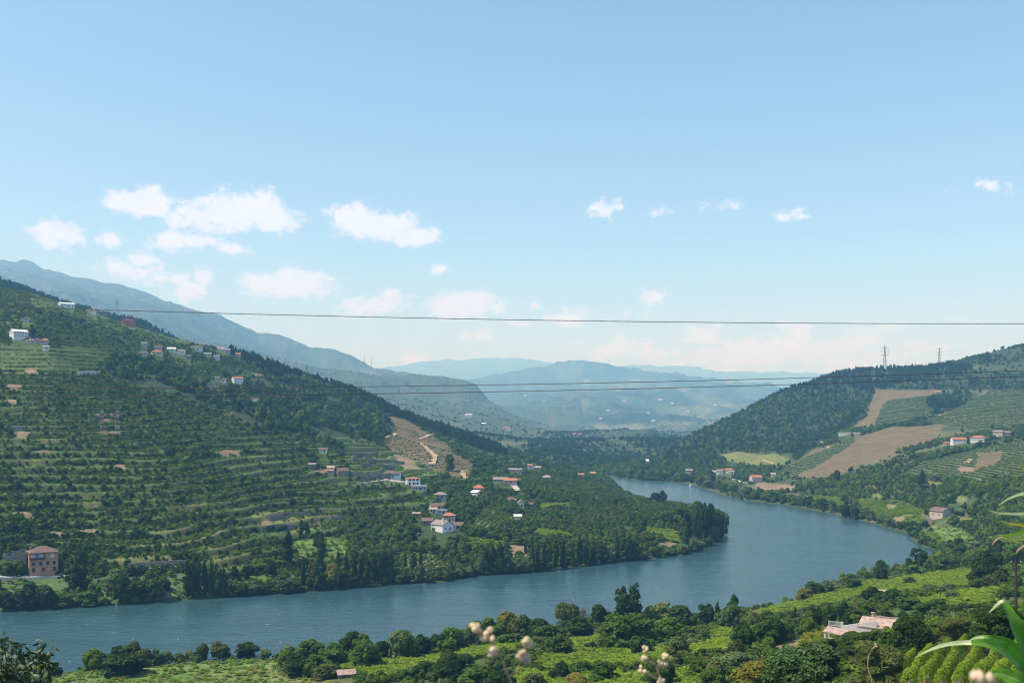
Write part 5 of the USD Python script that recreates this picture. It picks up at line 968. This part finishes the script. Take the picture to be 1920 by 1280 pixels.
# the far bank
farb = [(15,1109,1142,40,'dark'),(50,1094,1140,50,'dark'),(86,1097,1138,46,'dark'),(115,1111,1137,42,'mid'),(160,1109,1134,42,'mid'),(195,1119,1134,24,'lime'),(176,1094,1126,32,'mid'),(146,1056,1100,42,'dark'),(215,1069,1102,42,'sage'),(226,1077,1127,42,'dark'),(252,1084,1127,52,'dark'),(286,1071,1124,46,'mid'),(313,1088,1105,16,'dark'),(10,1050,1074,26,'lime'),(34,1050,1076,28,'lime'),(0,1052,1072,24,'lime'),(105,1048,1068,16,'mid'),(150,1030,1062,26,'dark'),(168,1038,1062,22,'mid'),(190,1050,1070,18,'mid'),
 (352,1054,1121,13,'poplar'),(362,1057,1121,13,'poplar'),(372,1055,1119,13,'poplar'),(384,1054,1117,13,'poplar'),(395,1055,1117,13,'poplar'),(404,1063,1104,11,'poplar'),(418,1065,1107,11,'poplar'),(410,1068,1116,26,'mid'),(432,1086,1115,24,'sage'),(452,1094,1115,40,'dark'),(472,1091,1113,32,'sage'),(498,1095,1112,27,'dark'),(530,1079,1110,38,'sage'),(547,1084,1109,32,'mid'),(508,1051,1080,22,'dark'),(440,1062,1085,18,'dark'),(460,1060,1084,18,'dark'),(540,998,1056,25,'poplar'),(565,975,1002,13,'poplar'),(576,979,1005,12,'poplar'),(601,1004,1074,19,'poplar'),(598,997,1032,23,'dark'),(568,1049,1102,13,'poplar'),(586,1054,1103,32,'olive'),(612,1075,1102,26,'mid'),(626,1059,1102,32,'gold'),
 (634,1034,1097,11,'poplar'),(650,1034,1097,11,'poplar'),(665,1034,1099,13,'poplar'),(678,1039,1098,13,'poplar'),(690,1044,1096,13,'poplar'),(701,1039,1093,15,'poplar'),(712,1034,1092,15,'poplar'),(722,1031,1091,17,'poplar'),(733,1029,1091,19,'poplar'),(760,1035,1078,9,'poplar'),(775,1039,1086,19,'poplar'),(789,1035,1078,9,'poplar'),(762,1064,1090,27,'sage'),(785,1059,1090,25,'sage'),(750,1072,1092,24,'sage'),(645,1070,1100,24,'mid'),(670,1075,1098,24,'mid'),
 (806,1067,1086,16,'sage'),(835,1069,1085,21,'sage'),(860,1064,1080,25,'sage'),(879,1063,1079,27,'sage'),(898,1047,1077,17,'sage'),(912,1029,1076,15,'poplar'),(924,1024,1075,15,'poplar'),(938,1019,1075,21,'poplar'),(950,1044,1073,25,'sage'),(970,1047,1072,27,'sage'),(985,1015,1038,6,'cypress'),(998,1017,1070,11,'poplar'),(1008,1017,1069,11,'poplar'),(990,1044,1070,21,'sage'),(1020,1021,1067,11,'poplar'),(1030,1014,1067,13,'poplar'),(1042,1011,1066,15,'poplar'),(1055,1014,1064,15,'poplar'),(1073,1017,1061,11,'poplar'),(1087,1009,1061,15,'poplar'),(1099,1014,1060,17,'poplar'),(1112,1017,1058,19,'poplar'),(1128,1017,1056,22,'poplar'),(1145,1024,1054,21,'sage'),(1157,999,1052,11,'poplar'),(1166,1034,1050,21,'sage'),(1180,1004,1051,17,'poplar'),(1192,1007,1050,19,'poplar'),(1206,1034,1048,19,'sage'),(1230,1024,1043,25,'dark'),(1256,1029,1041,23,'sage'),(1280,1019,1037,25,'sage'),(1286,984,1030,15,'poplar'),(1300,1009,1034,25,'sage'),(1315,1014,1030,19,'sage'),(1290,959,1012,19,'poplar'),(1305,957,1016,21,'dark'),(1320,944,1012,25,'dark'),(1335,949,1012,27,'dark'),(1349,961,1008,21,'dark'),(1357,967,1002,17,'dark'),(1336,987,1013,27,'sage'),(1308,941,986,31,'dark'),(1240,921,947,21,'dark'),(1226,923,946,19,'dark'),(1270,950,975,30,'mid'),(1255,960,985,30,'dark')]
plant_all(farb, 'on the far bank', 'trees and bushes along the far bank')
special = [('mid', 'umbrella-shaped lone pine above the bare brown slope', 843, 851, 882, 20), ('dark', 'cluster of tall dark trees at the water on the right bank', 1586, 940, 972, 20), ('dark', 'second dark tree of the tall pair on the right bank shore', 1603, 944, 974, 20), ('dark', 'tall dark tree beside the white boat', 1337, 884, 910, 15), ('dark', 'dark round tree left of the old barn', 1737, 955, 967, 9), ('cypress', 'thin dark conifer on the slope above the right bank vines', 1728, 880, 915, 16), ('dark', 'dark conifer-like tree between right bank vineyard and scrub', 1568, 880, 905, 16), ('cypress', 'pointed dark tree beside the far left white houses', 61, 608, 640, 12)]
for k, (kind, lab, cx, top, base_, w) in enumerate(special):
    b = ground(cx, base_); s = b[1] / FOCAL; tree(kind, 'tree', lab, 'tree', b, w * s, (base_ - top) * s, None, k + 1)
# shrubs along the right-hand shore
sh = np.array([(1160,894),(1200,899),(1270,901),(1294,906),(1324,914),(1361,925),(1399,935),(1462,942),(1537,955),(1609,970),(1650,982),(1702,997),(1722,1015)], float)
seg = np.concatenate([[0], np.cumsum(np.linalg.norm(np.diff(sh, axis=0), axis=1))]); r_ = np.random.default_rng(8); dd = 0.0; k = 0
while dd < seg[-1]:
    px, py = np.interp(dd, seg, sh[:, 0]), np.interp(dd, seg, sh[:, 1]); b = ground(px + r_.normal() * 2, py - 1.0 - abs(r_.normal()) * 2.2); s = b[1] / FOCAL; hh = r_.uniform(11, 20) * np.interp(px, [1160, 1560, 1640, 1720], [.8, 1.15, .85, .95])
    tree(('sage', 'mid', 'dark', 'sage', 'dark')[k % 5], 'shore_shrub', 'grey-green shrub in the thick belt along the right-hand shore', 'shrub', b, hh * s * r_.uniform(1.0, 1.5), hh * s, 'shrubs in the belt along the right-hand shore', k)
    dd += hh * .55; k += 1

# ------------------------------------------------------------------ vine rows nearest the camera
plain('soil', (.16, .12, .08), .95)
def near_rows():
    ps, pe = np.array([(1672,1290),(1700,1292),(1730,1296),(1762,1300),(1795,1304),(1828,1308),(1862,1312),(1896,1316),(1932,1322)], float), np.array([(1722,1224),(1752,1214),(1784,1206),(1818,1202),(1850,1202),(1884,1204),(1916,1208),(1950,1214),(1985,1222)], float)
    for k, (a, b) in enumerate(zip(ps, pe)):
        A, B = ground(*a), ground(*b); n = 34; r = np.random.default_rng(200 + k)
        t = thing('vine_row', f'leafy trellised vine row, {ordinal(k)} from left in the bottom right vineyard', 'vine row', A, 0, 'vine rows of the bottom right vineyard')
        L = np.linalg.norm(B - A); m = int(L * 62); f = r.random(m); c = A + (B - A) * f[:, None]; c[:, 2] = height(c[:, 0], c[:, 1]); d = (B - A)[:2] / np.linalg.norm((B - A)[:2]); sd = np.array([-d[1], d[0], 0])
        th = r.uniform(0, np.pi, m); bulge = .8 + .45 * meshkit.noise(np.stack([f * L * .8, f * 0 + k, f * 0], 1), 3)
        off = np.cos(th) * .48 * bulge; z = .15 + np.sin(th) * 1.5 * bulge
        p = c - A + sd * off[:, None] + np.array([0, 0, 1]) * z[:, None]
        nr = sd * np.cos(th)[:, None] + np.array([0, 0, 1]) * np.sin(th)[:, None] + r.normal(size=(m, 3)) * .5; nr /= np.linalg.norm(nr, axis=1, keepdims=True)
        v, fc = leaf_cards(p, nr, .25, r, 1.25); part(t, 'foliage', (v, fc), 'leaf_canopy' if k % 2 else 'leaf_canopy')
        q = np.linspace(0, 1, 14); cc = A + (B - A) * q[:, None]; cc[:, 2] = height(cc[:, 0], cc[:, 1]); part(t, 'stem', cat_([tube([x - A + [0, 0, -.3], x - A + [.03, 0, .5], x - A + [0, .03, 1.1]], [.045, .035, .02], 5) for x in cc]), 'bark')
        for x in cc[2::5]: part(t, 'post', tube([x - A + [0, 0, -.4], x - A + [0, 0, .8], x - A + [0, 0, 1.7]], .04, 6), 'pole_wood')
near_rows()

# ------------------------------------------------------------------ plants right in front of the camera
def blade_look(name, c, trans=.45):
    N = {'u': ('geometry', {}), 'n': ('noise_texture', {'scale': 9.0, 'detail': 3.0}), 'r': ('rgb_ramp', {'ramp': [(.25, tuple(x * .75 for x in c)), (.75, tuple(x * 1.2 for x in c))]}), 'p': ('principled_bsdf', {'roughness': .38, 'specular_ior_level': .5}), 't': ('translucent_bsdf', {}), 'k': ('vector_math', {'math_type': 'multiply', 'vector2': (1.3, 1.4, .5)}), 'm': ('mix_closure', {'fac': trans})}
    usdkit.material(stage, LK + name, N, [('u.position', 'n.vector'), ('n.fac', 'r.fac'), ('r.color', 'p.base_color'), ('r.color', 'k.vector1'), ('k.vector', 't.color'), ('p.BSDF', 'm.closure1'), ('t.BSDF', 'm.closure2')], surface='m.closure')
blade_look('blade_green', (.17, .36, .03), .5); blade_look('blade_pale', (.42, .5, .28), .35); blade_look('blade_yellow', (.42, .42, .04), .45); blade_look('straw', (.42, .3, .17), .25); blade_look('seed_fluff', (.78, .62, .46), .35)
def blade(pts3, widths, side, fold=.22):
    """a long leaf: a ribbon with a folded midrib and real thickness"""
    p = np.asarray(pts3, float); n0 = len(p); tt = np.linspace(0, 1, n0); T = np.linspace(0, 1, 26)
    from scipy.interpolate import CubicSpline
    c = CubicSpline(tt, p)(T); w = np.interp(T, tt, widths); d = np.gradient(c, axis=0); d /= np.linalg.norm(d, axis=1, keepdims=True)
    s = np.asarray(side, float) - d * (d @ np.asarray(side, float))[:, None]; s /= np.linalg.norm(s, axis=1, keepdims=True); up = np.cross(s, d)
    th = .0012; cols = []
    for o in (th, -th):
        for q in (-1, -.5, 0, .5, 1): cols.append(c + s * (q * w / 2)[:, None] + up * (abs(q) * w * fold + o + .03 * w * np.sin(T * 22 + q * 2))[:, None])
    v = np.stack(cols, 1).reshape(-1, 3); i = np.arange(25)[:, None] * 10; f = []
    for a in range(4): f += [np.hstack([i + a, i + a + 1, i + a + 11, i + a + 10]), np.hstack([i + 5 + a + 1, i + 5 + a, i + 15 + a, i + 16 + a])]
    f += [np.hstack([i, i + 10, i + 15, i + 5]), np.hstack([i + 4, i + 9, i + 19, i + 14])]
    return v, np.vstack(f)
def P_(l, Y): return [at(x, y, Y + dy) for x, y, dy in l]
def corn():
    base = at(1962, 1330, 4.6); base[2] = float(height(base[0], base[1])); o = base
    t = thing('maize_plant', 'tall green maize plant with long arching leaves at bottom right', 'maize', base)
    top = at(1950, 1205, 4.6); part(t, 'stalk', tube(np.array([o - o, (top - o) * .5 + [.02, 0, 0], top - o]), [.02, .016, .01], 8), 'blade_green', True)
    px = 4.6 / FOCAL
    for look, l, ws, side in (('blade_green', [(1946,1268,0),(1930,1232,-.05),(1908,1186,-.1),(1892,1150,-.1),(1882,1129,-.08)], [16,34,38,22,9], (1, .5, .2)), ('blade_pale', [(1882,1129,-.08),(1874,1131,-.07),(1864,1140,-.05),(1854,1149,-.03)], [9,9,6,1], (.2, 1, .5)),
                              ('blade_green', [(1944,1300,0),(1918,1262,-.1),(1890,1226,-.2),(1858,1208,-.25),(1822,1205,-.25)], [20,36,32,20,8], (.3, .6, 1)), ('blade_pale', [(1822,1205,-.25),(1790,1206,-.2),(1755,1214,-.12),(1716,1233,0)], [8,8,6,1], (.2, .6, 1)),
                              ('blade_green', [(1946,1290,.1),(1922,1246,.05),(1898,1212,0),(1868,1197,-.05),(1846,1194,-.05)], [14,24,20,11,6], (.3, .6, 1)), ('blade_pale', [(1846,1194,-.05),(1832,1195,0),(1818,1200,.05)], [6,5,1], (.2, .6, 1)),
                              ('blade_green', [(1950,1305,-.2),(1920,1282,-.3),(1890,1268,-.3),(1866,1262,-.3),(1846,1268,-.3)], [26,34,26,14,1], (.3, .5, 1)), ('blade_green', [(1955,1310,-.3),(1925,1296,-.4),(1895,1288,-.4),(1862,1290,-.4)], [24,30,20,1], (.3, .5, 1))):
        v, f = blade(np.array(P_(l, 4.6)) - o, np.array(ws) * px, side); lf = part(t, 'leaf', (v, f), look, True)
        if look == 'blade_green': part(lf, 'midrib', tube(v.reshape(26, 10, 3)[:, [2, 7]].mean(1), np.linspace(.0042, .0012, 26), 6), 'blade_pale', True)
    base = at(1990, 1330, 3.8); base[2] = float(height(base[0], base[1])); o = base; px = 3.8 / FOCAL
    t = thing('reed_plant', 'reed plant poking thin pointed blades in from the right edge', 'reed', base)
    part(t, 'stalk', tube(np.array([o - o, at(1982, 1050, 3.8) - o, at(1975, 850, 3.8) - o]), [.012, .01, .006], 6), 'blade_green', True)
    for look, l, ws in (('blade_pale', [(1978,905,0),(1930,922,0),(1900,931,0),(1873,947,0)], [7,6,4,1]), ('blade_pale', [(1980,962,0),(1925,963,0),(1885,963,0),(1852,956,0)], [7,6,4,1]), ('blade_yellow', [(1980,992,0),(1930,985,0),(1900,983,0),(1876,976,0)], [8,7,4,1]), ('blade_green', [(1980,978,.1),(1930,993,.1),(1898,1002,.1),(1880,1006,.1)], [7,6,4,3]), ('straw', [(1880,1006,.1),(1870,1010,.1),(1864,1016,.1),(1862,1022,.1)], [3,3,2,1]), ('blade_yellow', [(1975,920,0),(1935,892,0),(1918,880,0),(1911,872,0)], [6,5,4,1]), ('straw', [(1960,1000,0),(1925,1020,0),(1910,1030,0),(1906,1038,0)], [4,4,3,1])):
        v, f = blade(np.array(P_(l, 3.8)) - o, np.array(ws) * px, (.1, .4, 1)); part(t, 'leaf', (v, f), look, True)
corn()
def dry_stalk(label, Y, stems, heads, r0, hr):
    b = at(stems[0][0][0], 1290, Y); b[2] = float(height(b[0], b[1])); t = thing('dry_flower', label, 'dry flower', b); px = Y / FOCAL
    for k, l in enumerate(stems):
        p = np.array([at(x, y, Y) for x, y in l]) - b
        if k == 0: p = np.vstack([[0, 0, -.05], p])
        part(t, 'stem', tube(p, np.linspace(r0, r0 * .6, len(p)) * px, 6), 'straw', True)
    for k, (x, y, s) in enumerate(heads):
        rr = np.random.default_rng(int(x * 3 + y)); ms = []
        for e in range(5):
            m = trimesh.creation.icosphere(subdivisions=2, radius=1); q = m.vertices * (1 + .7 * (meshkit.noise(m.vertices * 3.1 + k * 7 + e, k)[:, None] - .5)) * rr.uniform(.45, .75, 3)
            ms.append(trimesh.Trimesh(q + rr.normal(size=3) * .42, m.faces, process=False))
        m = cat_(ms); part(t, 'seed_head', (m.vertices * s * px * hr + at(x, y, Y) - b, m.faces), 'seed_fluff', True)
dry_stalk('dry stalk with five blurred pale seed heads at bottom centre', 1.45, [[(966,1300),(950,1258),(937,1226),(926,1206),(895,1182)], [(957,1268),(972,1250),(984,1230),(984,1208)], [(937,1226),(922,1205),(915,1195)]], [(893,1180,10),(917,1195,11),(927,1223,10),(921,1220,7),(982,1207,11),(986,1231,11),(980,1226,7)], 2.6, 1.0)
dry_stalk('dry stalk with small pale buds right of the bottom centre', 2.2, [[(1246,1310),(1240,1275),(1231,1250),(1223,1232),(1212,1219)], [(1233,1255),(1242,1246),(1247,1233)], [(1228,1244),(1217,1240),(1209,1233)], [(1240,1277),(1222,1266),(1204,1257)], [(1243,1290),(1240,1282),(1236,1273)], [(1234,1255),(1240,1250),(1247,1248)]], [(1212,1217,6),(1208,1232,6.5),(1203,1256,6.5),(1247,1232,6),(1247,1247,6),(1237,1243,5.5),(1236,1273,6.5),(1244,1277,6)], 2.2, 1.0)
dry_stalk('dry stalk ending in one large blurred seed head beside the maize', 1.0, [[(1868,1330),(1856,1296),(1846,1276)]], [(1838,1268,15),(1854,1277,13)], 3, 1.0)
dry_stalk('single arched dry stem in front of the olive tree', 5.5, [[(1640,1300),(1634,1272),(1627,1248),(1628,1230),(1636,1216),(1642,1210)]], [(1642,1209,2.2)], 1.6, 1.0)
# leafy branch tips at the bottom left
def corner_shrub():
    Y = 13.0; b = at(30, 1300, Y); b[2] = float(height(b[0], b[1])); t = thing('leafy_shrub', 'glossy-leaved shrub reaching into the bottom left corner', 'shrub', b); r = np.random.default_rng(77); px = Y / FOCAL
    tips = [(8,1188),(2,1200),(28,1202),(14,1216),(38,1216),(70,1206),(58,1222),(84,1222),(96,1214),(30,1232),(52,1240),(72,1236),(92,1240),(12,1240),(0,1228),(40,1254),(66,1256),(84,1258),(20,1262),(2,1256),(54,1270),(90,1272),(34,1276),(74,1278),(-14,1215),(-20,1240)]
    n = 0; rest = []; root = np.array([0, 0, 0.0])
    for x, y in tips:
        tip = at(x, y, Y + r.uniform(-.5, .6)) - b; mid = np.array([tip[0] * .55 + .05, tip[1] * .5, tip[2] * .72]); part(t, 'branch', tube([root + [0, 0, -.2], mid * .5, mid, tip], [.04, .02, .009, .003], 5), 'bark', True)
        for k in range(24):
            f = r.uniform(.55, 1.0); c = mid + (tip - mid) * f
            d = rand_dirs(1, r)[0] * [1, .7, .8] + [0, 0, .25]; d /= np.linalg.norm(d); L = r.uniform(12, 22) * px; q = c + rand_dirs(1, r)[0] * 9 * px
            v, fc = blade([q, q + d * L * .35 + [0, 0, .01], q + d * L * .7 + [0, 0, .005], q + d * L], np.array([.15, 1, .85, .05]) * L * .5, rand_dirs(1, r)[0], .12)
            idx = np.concatenate([np.arange(k0 * 10, k0 * 10 + 10) for k0 in (0, 6, 12, 18, 25)]); vv = v[idx]; i = np.arange(4)[:, None] * 10; ff = []
            for a in range(4): ff += [np.hstack([i + a, i + a + 1, i + a + 11, i + a + 10]), np.hstack([i + 5 + a + 1, i + 5 + a, i + 15 + a, i + 16 + a])]
            n += 1; ff = np.vstack(ff)
            if (n * 7) % 24 < 11: part(t, 'leaf', (vv, ff), 'leaf_glossy' if (x, y) != (70, 1206) or k > 9 else 'blade_yellow', True)
            else: rest.append((vv, ff))
    tag(part(t, 'foliage', (np.vstack([v for v, _ in rest]), np.vstack([f + 50 * k for k, (_, f) in enumerate(rest)])), 'leaf_glossy', True), kind='stuff')
leaf_look('leaf_glossy', (.04, .08, .02), (.15, .22, .08), .2, .8)
corner_shrub()
